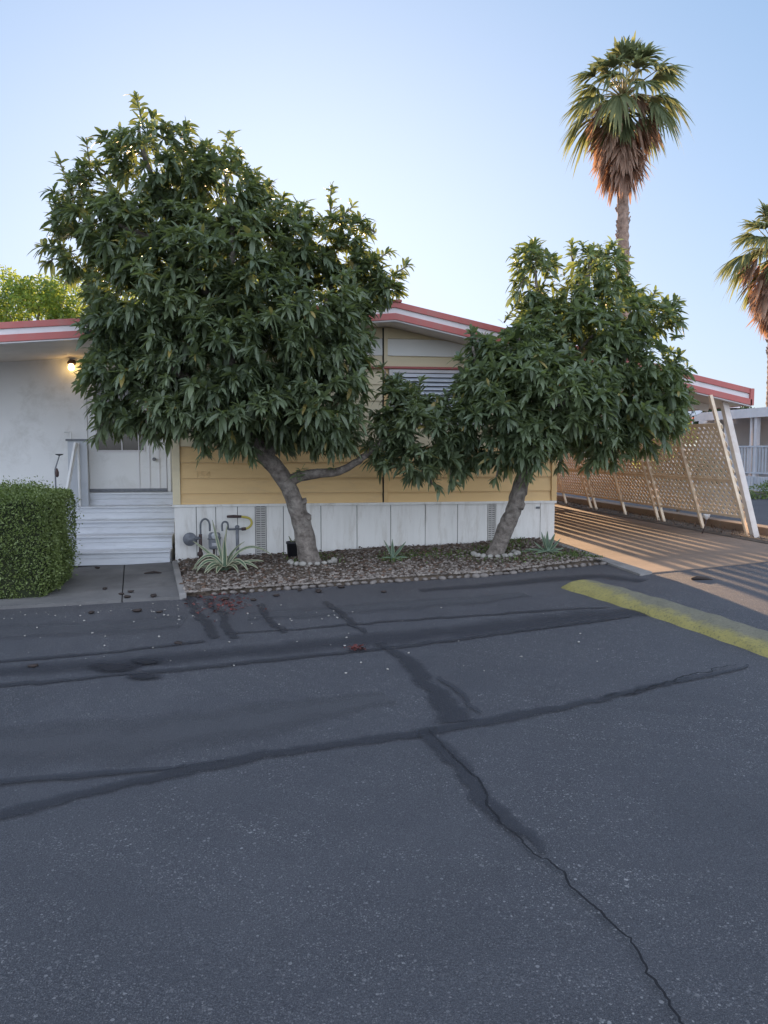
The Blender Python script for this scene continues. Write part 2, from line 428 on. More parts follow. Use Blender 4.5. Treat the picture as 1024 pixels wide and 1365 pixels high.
# worn / dark areas of the road
ribbon('worn_road_strip', [(-60,845),(60,840),(140,836),(245,830)], [.9,.8,.75,.7], .004, m_worn)
ribbon('worn_road_strip', [(330,822),(430,815),(560,806),(700,792)], [.5,.6,.6,.3], .004, m_worn)
ribbon('worn_road_strip', [(-80,1000),(150,985),(350,960),(520,930)], [.7,.8,.7,.3], .004, m_worn)
ribbon('dark_road_strip', [(-60,900),(100,888),(300,872),(520,850),(740,826),(900,812)], [.42,.42,.45,.5,.5,.4], .006, m_damp)
ribbon('dark_road_strip', [(560,788),(700,776),(800,768),(860,775)], [.25,.4,.4,.3], .006, m_damp)
ribbon('tar_seam', [(-40,886),(100,875),(200,865),(272,855)], [.12,.12,.11,.1], .009, m_seal)
ribbon('tar_seam', [(-40,918),(110,905),(240,893),(480,868),(650,848),(840,822)], [.13,.13,.13,.12,.12,.08], .009, m_seal)
ribbon('tar_seam', [(300,846),(512,830),(700,817),(812,810)], [.05,.09,.09,.06], .009, m_seal)
ribbon('tar_seam', [(-60,1098),(0,1086),(100,1062),(200,1037),(330,1012),(450,994),(570,975),(640,962),(760,941),(860,921),(940,903),(1000,888)], [.17,.17,.17,.16,.15,.15,.17,.16,.12,.11,.07,.03], .009, m_seal)
ribbon('tar_seam', [(-40,1054),(0,1048),(100,1037),(200,1028),(300,1016)], [.1,.1,.09,.06,.03], .012, m_seal)
ribbon('tar_seam', [(505,858),(540,882),(565,905),(585,935),(600,965)], [.10,.15,.2,.27,.3], .012, m_seal)
ribbon('tar_seam', [(585,905),(610,925),(645,952)], [.05,.06,.03], .015, m_seal)
ribbon('tar_seam', [(570,972),(605,1008),(632,1035),(645,1065),(680,1095),(725,1140)], [.14,.15,.15,.17,.14,.04], .012, m_seal)
ribbon('tar_seam', [(246,796),(262,815),(285,852)], [.14,.14,.13], .012, m_seal)
ribbon('tar_seam', [(274,798),(296,822),(312,852)], [.12,.12,.1], .012, m_seal)
ribbon('tar_seam', [(342,806),(358,825),(375,845)], [.10,.10,.08], .012, m_seal)
ribbon('tar_seam', [(432,803),(455,820),(482,845)], [.10,.10,.08], .012, m_seal)
ribbon('road_crack', [(572,975),(590,998),(615,1022),(640,1042),(648,1060),(650,1078),(668,1098),(700,1128),(712,1142),(745,1164),(757,1185),(778,1204),(806,1224),(820,1244),(842,1262),(856,1288),(880,1318),(888,1336),(912,1362),(930,1385)],
       [.005,.006,.008,.009,.010,.010,.009,.011,.009,.012,.010,.012,.012,.010,.009,.010,.012,.010,.010,.010], .016, m_crack, seg=.014, wob=.010)
ribbon('road_crack', [(800,932),(842,925),(880,917),(915,905),(945,899),(985,890)], [.008,.014,.012,.016,.012,.006], .016, m_crack, seg=.03, wob=.03)
blob_sheet('oil_stain', 152, 892, 46, 9, .015, m_oil); blob_sheet('oil_stain', 190, 904, 34, 6, .013, m_oil)
blob_sheet('oil_stain', 195, 884, 30, 6, .018, m_oil)

# path slabs in front of the steps
pA = at_y(103,756,WALL-.12)
x_l, x_r, xm = -2.46, -1.20, None
pf1 = ground(100,806); pf2 = ground(243,799); jm0 = ground(165,755); jm1 = ground(163,803)
drape('path', [(-2.75,pf1.y-.02),(jm1.x-.006,jm1.y-.01),(jm0.x-.006,WALL),(-2.75,WALL)], .030, m_path, .3, thick=.06)['kind'] = 'structure'
drape('path', [(jm1.x+.006,jm1.y-.01),(pf2.x,pf2.y),(x_r-.02,WALL),(jm0.x+.006,WALL)], .030, m_path, .3, thick=.06)['kind'] = 'structure'
drape('path_joint', [(jm1.x-.008,jm1.y),(jm1.x+.008,jm1.y),(jm0.x+.008,WALL),(jm0.x-.008,WALL)], .012, m_dark, .3)['kind'] = 'structure'
# driveway
fl = ground(882,764); 
drv_y = 7.45
drape('driveway', [(4.04,drv_y),(6.42,drv_y+.35),(6.42,22),(4.04,22)], .010, m_drive, .5, thick=.05)['kind'] = 'structure'
drape('driveway_border', [(3.86,drv_y-.1),(4.035,drv_y-.02),(4.035,10.38),(4.12,10.38),(4.12,22),(4.035,22),(4.035,10.6),(3.97,10.38)][:4]+[(3.97,10.38)], .022, m_conc, .5, thick=.06)['kind'] = 'structure'
drape('soil_strip', [(6.424,drv_y+.35),(6.93,drv_y+.35),(6.93,22),(6.424,22)], .016, m_soil, .25)['kind'] = 'structure'
drape('neighbour_drive', [(7.16,5.5),(13.6,5.5),(13.6,40),(7.16,40)], .006, m_asph, 1.0)['kind'] = 'structure'

curb = MB()
yy = drv_y+.3
while yy < 22:
    z0 = gz(7.05,yy); z1 = gz(7.05,yy+1.5)
    curb.hexa([(6.934,yy,z0-.05),(7.156,yy,z0-.05),(7.156,yy+1.49,z1-.05),(6.934,yy+1.49,z1-.05),(6.934,yy,z0+.13),(7.156,yy,z0+.13),(7.156,yy+1.49,z1+.13),(6.934,yy+1.49,z1+.13)]); yy += 1.5
o = curb.build('kerb', m_drive, None, bevel=.012); tag(o, kind='structure')

# planter bed ----------------------------------------------------------------
B0 = ground(246,797); B1 = ground(330,790); B2 = ground(480,779); B3 = ground(640,769); B4 = ground(808,752)
bed_poly = [(XL-.0,WALL-.01),(B0.x,B0.y),(B1.x,B1.y),(B2.x,B2.y),(B3.x,B3.y),(B4.x-.02,B4.y),(3.85,8.6),(3.95,WALL-.01)]
bed = drape('planting_bed', bed_poly, .035, m_soil, .12, mound=.03); tag(bed, kind='structure')
def inpoly(x,y,poly):
    c = False; j = len(poly)-1
    for i in range(len(poly)):
        xi,yi = poly[i]; xj,yj = poly[j]
        if ((yi>y)!=(yj>y)) and (x < (xj-xi)*(y-yi)/(yj-yi)+xi): c = not c
        j = i
    return c
def bed_front(x):
    q = [B0,B1,B2,B3,B4]
    for a,b in zip(q,q[1:]):
        if a.x <= x <= b.x: return a.y+(b.y-a.y)*(x-a.x)/(b.x-a.x)
    return B4.y
def bed_z(x,y): return gz(x,y)+.035+.03*(0.5+0.5*math.sin(x*3.1)*math.sin(y*2.7+1))
# gravel (stuff)
def icos(c, r, sq=.6, jit=.25):
    a = random.random()*6.28; t = (1+5**.5)/2
    vs = [(-1,t,0),(1,t,0),(-1,-t,0),(1,-t,0),(0,-1,t),(0,1,t),(0,-1,-t),(0,1,-t),(t,0,-1),(t,0,1),(-t,0,-1),(-t,0,1)]
    out = []
    for v in vs:
        k = r/1.9*(1+(random.random()-.5)*jit*2)
        x,y,z = v[0]*k,v[1]*k,v[2]*k*sq
        out.append((c[0]+x*math.cos(a)-y*math.sin(a), c[1]+x*math.sin(a)+y*math.cos(a), c[2]+z))
    return out
IF = [(0,11,5),(0,5,1),(0,1,7),(0,7,10),(0,10,11),(1,5,9),(5,11,4),(11,10,2),(10,7,6),(7,1,8),(3,9,4),(3,4,2),(3,2,6),(3,6,8),(3,8,9),(4,9,5),(2,4,11),(6,2,10),(8,6,7),(9,8,1)]
g = MB(); cnt = 0
while cnt < 4600:
    x = random.uniform(XL-.02,3.95); f = bed_front(x) if x>B0.x else B0.y; y = f+ (WALL-.03-f)*(random.random()**(2.4 if random.random()<.75 else 1.2))
    if not inpoly(x,y,bed_poly): continue
    g.add(icos((x,y,bed_z(x,y)+.004), random.uniform(.009,.022)), IF); cnt += 1
tag(g.build('gravel', m_pebble, None, False), 'pale and dark gravel pebbles covering the planting bed', 'gravel', kind='stuff')
def litter(name, mat, pts_fn, n, L=(.02,.05), label=None, cat='leaf litter'):
    P=[];
    while len(P) < n:
        p = pts_fn()
        if p: P.append(p)
    P = np.array(P); a = rng.random(n)*6.283; el = rng.uniform(-.15,.5,n)
    D = np.stack([np.cos(a)*np.cos(el),np.sin(a)*np.cos(el),np.sin(el)],1); Ls = rng.uniform(*L,n)
    o = mesh_np(name,[leaves(P,D,Ls,Ls*rng.uniform(.3,.5,n),rng.uniform(0,.4,n),rng.uniform(-.9,.9,n))],mat,None,False)
    return tag(o,label,cat,kind='stuff')
def bedpt():
    x = random.uniform(XL-.02,3.95); f = bed_front(x) if x>B0.x else B0.y; y = random.uniform(f,WALL-.03)
    return (x,y,bed_z(x,y)+.008) if inpoly(x,y,bed_poly) else None
litter('leaf_litter', m_litter, bedpt, 4200, (.02,.065), 'brown dry leaf litter scattered over the planting bed')
def redpt():
    c = ground(random.gauss(300,22), random.gauss(806,7)); return (c.x,c.y,gz(c.x,c.y)+.012)
litter('red_leaf_litter', m_redlit, redpt, 240, (.02,.05), 'loose drift of dark red fallen leaves where bed meets road')
def redpt2():
    c = ground(random.gauss(478,5), random.gauss(867,1.6)); return (c.x,c.y,gz(c.x,c.y)+.02)
litter('dry_leaf_clump', m_redlit, redpt2, 46, (.03,.05), 'small clump of reddish dry leaves alone on the asphalt')
# ground cover patches
gp = [(525,748,22,8,420),(560,744,40,6,300),(660,738,32,6,500),(620,746,60,8,360),(770,746,28,6,500),(715,750,60,7,420),(430,750,34,8,260),(398,756,12,4,150),(690,728,14,6,260),(800,749,12,3,120)]
P=[]
for (cx,cy,rx,ry,n) in gp:
    for i in range(n):
        c = ground(random.gauss(cx,rx*.5), random.gauss(cy,ry*.5))
        if inpoly(c.x,c.y,bed_poly): P.append((c.x,c.y,bed_z(c.x,c.y)))
P=np.array(P); n=len(P); a=rng.random(n)*6.283; el=rng.uniform(.3,1.4,n)
D=np.stack([np.cos(a)*np.cos(el),np.sin(a)*np.cos(el),np.sin(el)],1); Ls=rng.uniform(.02,.06,n)
tag(mesh_np('ground_cover',[leaves(P,D,Ls,Ls*.32,rng.uniform(0,.7,n))],m_grass),'low green weeds growing in patches through the gravel bed','ground cover',kind='stuff')
# weeds in fence strip
P=[(x:=random.uniform(6.45,6.9), y:=random.uniform(8,20), gz(x,y)+.03) for i in range(1500)]
P=np.array(P); n=len(P); a=rng.random(n)*6.283; el=rng.uniform(.3,1.4,n)
D=np.stack([np.cos(a)*np.cos(el),np.sin(a)*np.cos(el),np.sin(el)],1); Ls=rng.uniform(.02,.06,n)
tag(mesh_np('strip_weeds',[leaves(P,D,Ls,Ls*.3,rng.uniform(0,.7,n))],m_litter),'dry weeds along the foot of the lattice fence','weeds',kind='stuff')

# edging stones: a row along the road and rings at the trunks
def stone_proto(nm, mat, r, sq):
    mb = MB().add(icos((0,0,0), r, sq, .12), IF); o = mb.build(nm, mat, None, True)
    m = o.modifiers.new('s','SUBSURF'); m.levels = 1; m.render_levels = 1
    return o
ep = stone_proto('edging_stone', m_stone, .062, .7)
tag(ep, 'small rounded edging stone in the row between gravel bed and road', 'stone', 'edging stones along the front of the bed')
path = [B0.lerp(B1,.4),B1,B2,B3,B4]; first = True; dist = 0
for a,b in zip(path,path[1:]):
    L = (b-a).length; k = int(L/.088)
    for i in range(k):
        p = a.lerp(b,(i+.5)/k)
        o = ep if first else ep.copy()
        if not first: C.objects.link(o)
        first = False
        o.location = (p.x, p.y+random.uniform(-.012,.012), gz(p.x,p.y)+.012)
        o.rotation_euler = (random.uniform(-.2,.2),random.uniform(-.2,.2),random.uniform(0,6)); s_ = random.uniform(.65,1.15); o.scale = (s_,s_*random.uniform(.65,.95),s_*random.uniform(.6,1.0))
T1 = ground(415,757); T2 = ground(660,746)
for c,lab,grp in ((T1,'pale stone in the ring around the larger left tree trunk','ring stones at the left tree'),(T2,'pale stone in the ring around the smaller right tree trunk','ring stones at the right tree')):
    rp = stone_proto('ring_stone', m_rstone, .06, .7); tag(rp, lab, 'stone', grp)
    n = 12
    for i in range(n):
        a = math.pi*(.92+1.16*i/(n-1))
        o = rp if i == 0 else rp.copy()
        if i: C.objects.link(o)
        x = c.x+.02+.27*math.cos(a); y = c.y+.05+.24*math.sin(a)
        o.location = (x,y,bed_z(x,y)+.02); o.rotation_euler = (random.uniform(-.2,.2),0,random.uniform(0,6)); s_ = random.uniform(.75,1.1); o.scale = (s_,s_*.8,s_)
# edging board between path and bed
a = ground(233,755); b = ground(244,799)
mb = MB().hexa([(a.x-.035,a.y,a.z-.02),(a.x+.035,a.y,a.z-.02),(b.x+.035,b.y,b.z-.02),(b.x-.035,b.y,b.z-.02),(a.x-.035,a.y,a.z+.075),(a.x+.035,a.y,a.z+.075),(b.x+.035,b.y,b.z+.06),(b.x-.035,b.y,b.z+.06)])
tag(mb.build('edging_strip', m_conc, None, bevel=.01),'narrow concrete edging strip between the path and the gravel bed','edging')
# fallen fruit
pods = [(140,786,'path'),(162,793,'path'),(174,790,'path'),(170,797,'path'),(205,796,'path'),(130,758,'path'),(122,818,0),(182,816,0),(212,817,0),(238,859,0),(265,797,0),(327,792,0),(338,801,0),(368,795,0),(400,788,0),(425,790,0),(424,783,0),(455,784,0),(511,790,0),(43,890,0),(300,800,0)]
pm = MB().add(icos((0,0,0),.032,.55,.3), IF); pr = pm.build('fallen_fruit', m_pod, None, True)
first = True
for (px,py,k) in pods:
    p = ground(px,py,.03 if k else 0)
    o = pr if first else pr.copy()
    if not first: C.objects.link(o)
    first = False
    s_ = random.uniform(.8,1.25); o.scale = (s_*1.4,s_,s_*.8); o.rotation_euler = (0,0,random.uniform(0,6)); o.location = (p.x,p.y,p.z+.014*s_)
    if k: tag(o,'shrivelled black fallen fruit lying on the concrete path before the steps','fallen fruit','fallen fruit on the path')
    else: tag(o,'shrivelled black fallen fruit lying on the asphalt near the bed','fallen fruit','fallen fruit on the road')
p = ground(205,765,.03)
tw = MB().tube([p+Vector((-.11,0,.01)),p+Vector((0,.01,.022)),p+Vector((.09,-.01,.012))],[.008,.016,.006],6)
tw.tube([p+Vector((0,.01,.02)),p+Vector((.05,.05,.015))],[.008,.004],5)
tag(tw.build('dead_twig', m_pod),'dead black twig on the path near the foot of the steps','twig')
p = ground(935,773,.0)-Vector((0,0,.016))
tw = MB().tube([p+Vector((-.09,.03,.025)),p+Vector((-.04,.015,.035)),p+Vector((.04,-.01,.03)),p+Vector((.1,-.04,.02))],[.012,.022,.018,.006],7)
tag(tw.build('dead_pod', m_pod, None, True),'dark curled seed pod lying on the sunlit driveway apron','seed pod')
# pale road grit
g = MB()
for i in range(110):
    q = random.random()
    if q < .6: px,py = random.uniform(0,480), random.gauss(818,7)
    else: px,py = random.uniform(0,800), random.uniform(800,900)
    p = ground(px,py); g.add(icos((p.x,p.y,p.z+.006), random.uniform(.004,.011)), IF)
tag(g.build('road_grit', m_rstone),'pale grit scattered over the asphalt beside the path','grit',kind='stuff')

# yellow berm ------------------------------------------------------------------
n0_ = ground(742,783); n1_ = ground(1020,876); f0_ = ground(797,779); f1_ = ground(1020,845)
dn = (n1_-n0_); dn.z = 0; df = (f1_-f0_); df.z = 0; ext = 1.35
mb = MB(); mb.uv = []; n = 70; mprof = 14
for i in range(n+1):
    t = i/n; d_ = t*dn.length*ext
    for j in range(mprof+1):
        v = j/mprof; q0 = n0_+dn*(t*ext); q1 = f0_+df*(t*ext); p = q0.lerp(q1, v)
        e = min(1, max(0, d_/.10))**.6*min(1, max(0,(dn.length*ext-d_)/.1))**.6
        hh = math.sin(math.pi*min(1,max(0,v)))**.42 if 0 < v < 1 else 0
        bump_ = .004*math.sin(d_*9+v*3)+.003*math.sin(d_*23)
        z = gz(p.x,p.y)-.012+(.085+bump_)*hh*e
        mb.v.append((p.x+.006*math.sin(d_*17+j),p.y,z)); st = max(0,1-d_/1.1)
        mb.uv.append((min(1,max(0,(1-v*1.9)+st*.75)), d_))
for i in range(n):
    for j in range(mprof):
        a = i*(mprof+1)+j; mb.f.append((a,a+mprof+1,a+mprof+2,a+1)[::-1])
tag(mb.build('parking_berm', m_berm, None, True),'low rounded asphalt berm with worn yellow paint at the driveway mouth','berm')

# ------------------------------------------------------------------ hedge
HX0,HX1,HY0,HY1,HT = -4.6,-2.17,8.12,9.42,1.10
hr = thing('box_hedge','clipped green box hedge beside the path at the left edge','hedge',((HX0+HX1)/2,(HY0+HY1)/2,0))
core = MB().box(HX0+.09,HX1-.09,HY0+.09,HY1-.09,0.02,HT-.09)
core.build('branches', M('hedge_core',(.02,.03,.012),(.03,.035,.015),9,1,.5,30), hr)
def hedge_pts(n):
    A = [( (HX1-HX0)*HT,0),((HY1-HY0)*HT,1),((HX1-HX0)*(HY1-HY0),2),((HX1-HX0)*HT*.4,3)]
    tot = sum(a for a,_ in A); out=[];nr=[]
    for a,k in A:
        m = int(n*a/tot); u = rng.random(m); v = rng.random(m); dp = rng.random(m)**1.5*.11-.02
        if k==0: p = np.stack([HX0+u*(HX1-HX0), HY0+dp, .03+v*(HT-.03)],1); nn=(0,-1,.15)
        elif k==1: p = np.stack([HX1-dp, HY0+u*(HY1-HY0), .03+v*(HT-.03)],1); nn=(1,0,.15)
        elif k==2: p = np.stack([HX0+u*(HX1-HX0), HY0+v*(HY1-HY0), HT-dp],1); nn=(0,0,1)
        else: p = np.stack([HX0+u*(HX1-HX0), HY1-dp, .03+v*(HT-.03)],1); nn=(0,1,.1)
        out.append(p); nr.append(np.tile(nn,(m,1)))
    p = np.concatenate(out); nn = np.concatenate(nr)
    # undulating surface and rounded edges
    wob = .030*np.sin(p[:,0]*9+p[:,2]*7)*np.sin(p[:,1]*7+1)+.022*np.sin(p[:,1]*11+p[:,2]*5+2)+(rng.random(len(p))**14)*.11+.028*np.sin(p[:,0]*3.1+p[:,1]*4)
    p = p+nn*wob[:,None]
    c = np.array([(HX0+HX1)/2,(HY0+HY1)/2,HT/2]); h = np.array([(HX1-HX0)/2,(HY1-HY0)/2,HT/2])
    q = (p-c)/h; ex = np.clip(np.abs(q)-(1-.09/h),0,None)*h
    near = (ex>0).sum(1)>=2
    r = np.linalg.norm(ex,axis=1); sc_ = np.where(near&(r>.09),.09/np.maximum(r,1e-6),1)
    p = c+ (np.sign(q)*(np.minimum(np.abs(q),1-.09/h)*h + ex*sc_[:,None]))
    # the foot of the hedge draws in a little
    k = np.clip((.3-p[:,2])/.3,0,1)*.07
    p[:,0] -= k*(p[:,0]>HX1-.3); p[:,1] += k*(p[:,1]<HY0+.3)
    return p, nn
P,Nn = hedge_pts(52000); n=len(P)
D = unit(Nn*.5+rng.normal(0,.8,(n,3))+np.array([0,0,.35])); Ls = rng.uniform(.018,.034,n)
big = .5+.5*np.sin(P[:,0]*5+P[:,2]*4)*np.sin(P[:,1]*4-P[:,2]*6)
mesh_np('foliage',[leaves(P,D,Ls,Ls*.55,rng.uniform(0,.4,n),rng.uniform(-1.5,1.5,n),.2,np.clip(rng.random(n)*.75+big*.25,0,1),np.array([0,.5,1.]),np.array([.3,1.,0]))],m_hedge,hr)

# ------------------------------------------------------------------ mobile home
home = thing('mobile_home','cream and ochre mobile home with red and white striped roof edge','mobile home',(1.5,WALL+.0,0.1))
FY = 9.88
_r = [at_y(px,py,FY) for px,py in ((0,430),(527,402),(1001,518))]
_sl = (_r[1].z-_r[0].z)/(_r[1].x-_r[0].x)
ROOFP = [(-7.5,_r[1].z-_sl*(_r[1].x+7.5)),(_r[1].x,_r[1].z),(_r[2].x,_r[2].z)]
def roofz(x):
    for (xa,za),(xb,zb) in zip(ROOFP,ROOFP[1:]):
        if xa <= x <= xb: return za+(zb-za)*(x-xa)/(xb-xa)
    return ROOFP[0][1] if x < ROOFP[0][0] else ROOFP[-1][1]
BY = 19.4
def band(pts, o0, o1, y0, y1):
    mb = MB()
    for (xa,za),(xb,zb) in zip(pts,pts[1:]):
        mb.hexa([(xa,y0,za+o0),(xb,y0,zb+o0),(xb,y1,zb+o0),(xa,y1,za+o0),(xa,y0,za+o1),(xb,y0,zb+o1),(xb,y1,zb+o1),(xa,y1,za+o1)])
    return mb
def weld(o):
    bm = bmesh.new(); bm.from_mesh(o.data); bmesh.ops.remove_doubles(bm, verts=bm.verts, dist=1e-4)
    dup = {}
    for f in bm.faces: dup.setdefault(tuple(sorted(v.index for v in f.verts)),[]).append(f)
    kill = [f for k,v in dup.items() if len(v)>1 for f in v]
    bmesh.ops.delete(bm, geom=kill, context='FACES'); bm.to_mesh(o.data); bm.free(); return o
weld(band(ROOFP,-.078,0,FY-.03,FY+.03).build('fascia_board', m_red, home, bevel=.004))
weld(band(ROOFP,-.150,-.0782,FY-.012,FY+.03).build('fascia_board', m_fwhite, home))
weld(band(ROOFP,-.235,-.1502,FY-.045,FY+.03).build('fascia_board', m_red, home, bevel=.004))
weld(band(ROOFP,-.252,-.2353,FY-.03,FY+.05).build('drip_trim', m_fwhite, home))
weld(band(ROOFP,-.10,-.02,FY+.032,BY).build('roof', m_roof, home))
weld(band(ROOFP,-.235,-.215,FY+.052,BY).build('ceiling', m_soffit, home))
# right-hand end of the roof
mb = MB().box(_r[2].x-.03,_r[2].x+.03,FY-.045,BY,ROOFP[-1][1]-.235,ROOFP[-1][1]+.0); mb.build('gutter', m_red, home, bevel=.006)
for k in range(5):
    yk = FY+.6+k*1.9; MB().bar((4.14,yk,roofz(4.14)-.30),(6.5,yk,roofz(6.5)-.30),.05,.1).build('carport_beam', m_soffit, home)
# roof ridge cap and small roof lumps
MB().box(ROOFP[1][0]-.08,ROOFP[1][0]+.08,FY-.05,FY+.35,ROOFP[1][1]-.012,ROOFP[1][1]+.02).build('roof_cap', m_red, home, bevel=.006)
MB().bar((5.3,FY+.05,roofz(5.3)+.01),(5.5,FY+.05,roofz(5.5)+.01),.1,.035).build('roof_cap', m_red, home, bevel=.006)
# main body walls (behind the siding)
def wall_poly(name, mat, xa, xb, y0, y1, zb):
    xsn = sorted({xa,xb,*[x for x,_ in ROOFP if xa<x<xb]}); mb = MB(); n = len(xsn)
    mb.v = [(x,y,z) for y in (y0,y1) for x in xsn for z in (zb,roofz(x)-.23)]
    for i in range(n-1):
        a=2*i; b=2*(i+n); mb.f += [(a,a+2,a+3,a+1),(b,b+1,b+3,b+2),(a,b,b+2,a+2),(a+1,a+3,b+3,b+1)]
    mb.f += [(0,1,2*n+1,2*n),(2*n-2,4*n-2,4*n-1,2*n-1)]
    return mb.build(name, mat, home)
wall_poly('wall', m_cream, XL+.03, XR-.03, WALL+.02, WALL+.14, .25)
wall_poly('wall', m_white, -7.4, XL+.03, DOORW, DOORW+.12, 0)
MB().box(XR-.12,XR-.02,WALL+.15,BY-.1,.1,2.68).build('wall', m_cream, home)
MB().box(XL-.0,XL+.10,WALL+.15,DOORW+.1,.0,2.98).build('wall', m_cream, home)
mb = MB().box(-7.4,XR-.02,BY-.12,BY-.02,.0,2.5); mb.build('wall', m_cream, home)
# lap siding boards
def lap(z0,z1,xa,xb,mat,nm='siding_board'):
    zt0 = min(z1, roofz(xa)-.24); zt1 = min(z1, roofz(xb)-.24)
    y = WALL
    vs = [(xa,y-.014,z0),(xb,y-.014,z0),(xb,y+.022,z0),(xa,y+.022,z0),(xa,y+.004,zt0-.003),(xb,y+.004,zt1-.003),(xb,y+.022,zt1-.003),(xa,y+.022,zt0-.003)]
    return MB().hexa(vs).build(nm, mat, home)
XJ = at_y(511,560,WALL).x
rows = [(.832,.976,m_ochre),(.976,1.178,m_ochre),(1.178,1.388,m_ochre),(1.388,1.60,m_ochre),(1.60,1.80,m_cream),(1.80,2.01,m_cream),(2.01,2.22,m_cream),(2.22,2.44,m_cream),(2.44,2.68,m_cream),(2.68,2.83,m_cream),(2.83,3.06,m_creamw),(3.06,3.30,m_cream)]
for z0,z1,mt in rows:
    if z1 < 2.9:
        lap(z0,z1,XL+.09,XJ-.012,mt); lap(z0,z1,XJ+.06,XR-.06,mt)
    else:
        for xa,xb in ((XL+.09,XJ-.012),(XJ+.06,XR-.06)):
            # clip by the sloping roof: split in short lengths so the top follows the rake
            nseg = 12; mb = MB()
            for k in range(nseg):
                a = xa+(xb-xa)*k/nseg; b = xa+(xb-xa)*(k+1)/nseg
                ta = min(z1,roofz(a)-.24)-.003; tb = min(z1,roofz(b)-.24)-.003
                if min(ta,tb) <= z0+.01: continue
                mb.hexa([(a,WALL-.014,z0),(b,WALL-.014,z0),(b,WALL+.022,z0),(a,WALL+.022,z0),(a,WALL+.004,ta),(b,WALL+.004,tb),(b,WALL+.022,tb),(a,WALL+.022,ta)])
            if mb.v: weld(mb.build('siding_board', mt, home))
# corner trims, section joint
MB().box(XL-.012,XL+.088,WALL-.03,WALL+.06,.832,roofz(XL)-.25).build('corner_trim', m_cream, home, bevel=.004)
MB().box(XR-.058,XR+.02,WALL-.03,WALL+.06,.832,roofz(XR)-.27).build('corner_trim', m_ochre, home, bevel=.004)
MB().box(XJ-.010,XJ+.006,WALL-.016,WALL+.03,.832,roofz(XJ)-.25).build('joint_gap', m_dark, home)
MB().box(XJ+.007,XJ+.058,WALL-.026,WALL+.03,.832,2.655).build('joint_trim', m_ochre, home, bevel=.003)
MB().box(XJ+.007,XJ+.058,WALL-.026,WALL+.03,2.658,roofz(XJ)-.25).build('joint_trim', m_cream, home, bevel=.003)
# skirting
def gx(px,py=705): return at_y(px,py,WALL-.02).x
seams = [XL, gx(262), gx(288), gx(317), gx(340.5)]
seamsR = [gx(355), gx(378), gx(428), gx(476), gx(521), gx(567), gx(610), gx(650)]
seamsE = [gx(661), gx(720), XR]
for S_ in (seams,seamsR,seamsE):
    for a,b in zip(S_,S_[1:]):
        MB().box(a+.004,b-.004,WALL-.022,WALL+.0,gz((a+b)/2,WALL)-.06,.795).build('skirting_panel', m_skirt, home, bevel=.002)
MB().box(XL+.01,XR-.01,WALL+.001,WALL+.018,-.05,.80).build('skirting_backing', m_dark, home)
MB().box(XR-.0215,XR+.0,WALL+.019,BY-.1,.1,.82).build('skirting_panel', m_skirt, home)
MB().box(XL-.02,XR+.02,WALL-.036,WALL+.02,.797,.831).build('skirting_trim', m_skirt, home, bevel=.004)
for a,b in ((seams[-1],seamsR[0]),(seamsR[-1],seamsE[0])):
    mb = MB(); z0 = gz(a,WALL)-.02
    mb.box(a+.002,a+.014,WALL-.024,WALL,z0,.795); mb.box(b-.014,b-.002,WALL-.024,WALL,z0,.795)
    z = z0+.03
    while z < .77: mb.box(a+.014,b-.014,WALL-.020,WALL-.004,z,z+.021); z += .030
    mb.box((a+b)/2-.006,(a+b)/2+.006,WALL-.023,WALL-.0205,z0,.795)
    mb.build('skirting_vent', M('vent_metal',(.55,.53,.50),(.48,.46,.43),20,.5), home)
mb = MB().box(gx(714),gx(719),WALL-.035,WALL-.023,.72,.75); mb.build('skirting_latch', m_grey, home)
# faded house number shadow on the siding (reads 154)
numm = M('faded_number', (.71,.48,.22), (.66,.45,.21), 20, .6)
fc = bpy.data.curves.new('house_number','FONT'); fc.body = '154'; fc.size = .135; fc.extrude = .001; fc.materials.append(numm)
fo = bpy.data.objects.new('house_number', fc); C.objects.link(fo); fo.parent = home
bpy.context.view_layer.update(); nm_ = bpy.data.meshes.new_from_object(fo); bpy.data.objects.remove(fo); fo = bpy.data.objects.new('house_number', nm_); C.objects.link(fo); fo.parent = home
p = at_y(262,637.5,WALL-.013); fo.location = (p.x-1.5-.02, WALL-.0125-WALL, p.z-.1); fo.rotation_euler = (math.pi/2+.06,0,0)
# window with louvred metal shade
wx0 = at_y(498,540,WALL).x; wx1 = at_y(652,540,WALL).x
wx0 = XJ+.075
wn = MB()
wn.box(wx0,wx1,WALL-.05,WALL-.016,2.60,2.645).box(wx0,wx1,WALL-.05,WALL-.016,1.90,1.945).box(wx0,wx0+.05,WALL-.05,WALL-.016,1.945,2.60).box(wx1-.05,wx1,WALL-.05,WALL-.016,1.945,2.60)
wf = wn.build('window', m_fwhite, home, bevel=.004)
MB().box(wx0+.05,wx1-.05,WALL-.03,WALL-.018,1.945,2.60).build('pane', m_gdark, wf)
lv = MB(); z = 1.96
while z < 2.585:
    lv.hexa([(wx0+.052,WALL-.085,z),(wx1-.052,WALL-.085,z),(wx1-.052,WALL-.035,z+.044),(wx0+.052,WALL-.035,z+.044),(wx0+.052,WALL-.085,z+.004),(wx1-.052,WALL-.085,z+.004),(wx1-.052,WALL-.035,z+.050),(wx0+.052,WALL-.035,z+.050)]); z += .058
lv.build('louver', m_louver, wf)
MB().box(XJ-.45,wx1+.12,WALL-.075,WALL-.018,2.652,2.682).build('window_head_trim', m_red, home, bevel=.003)
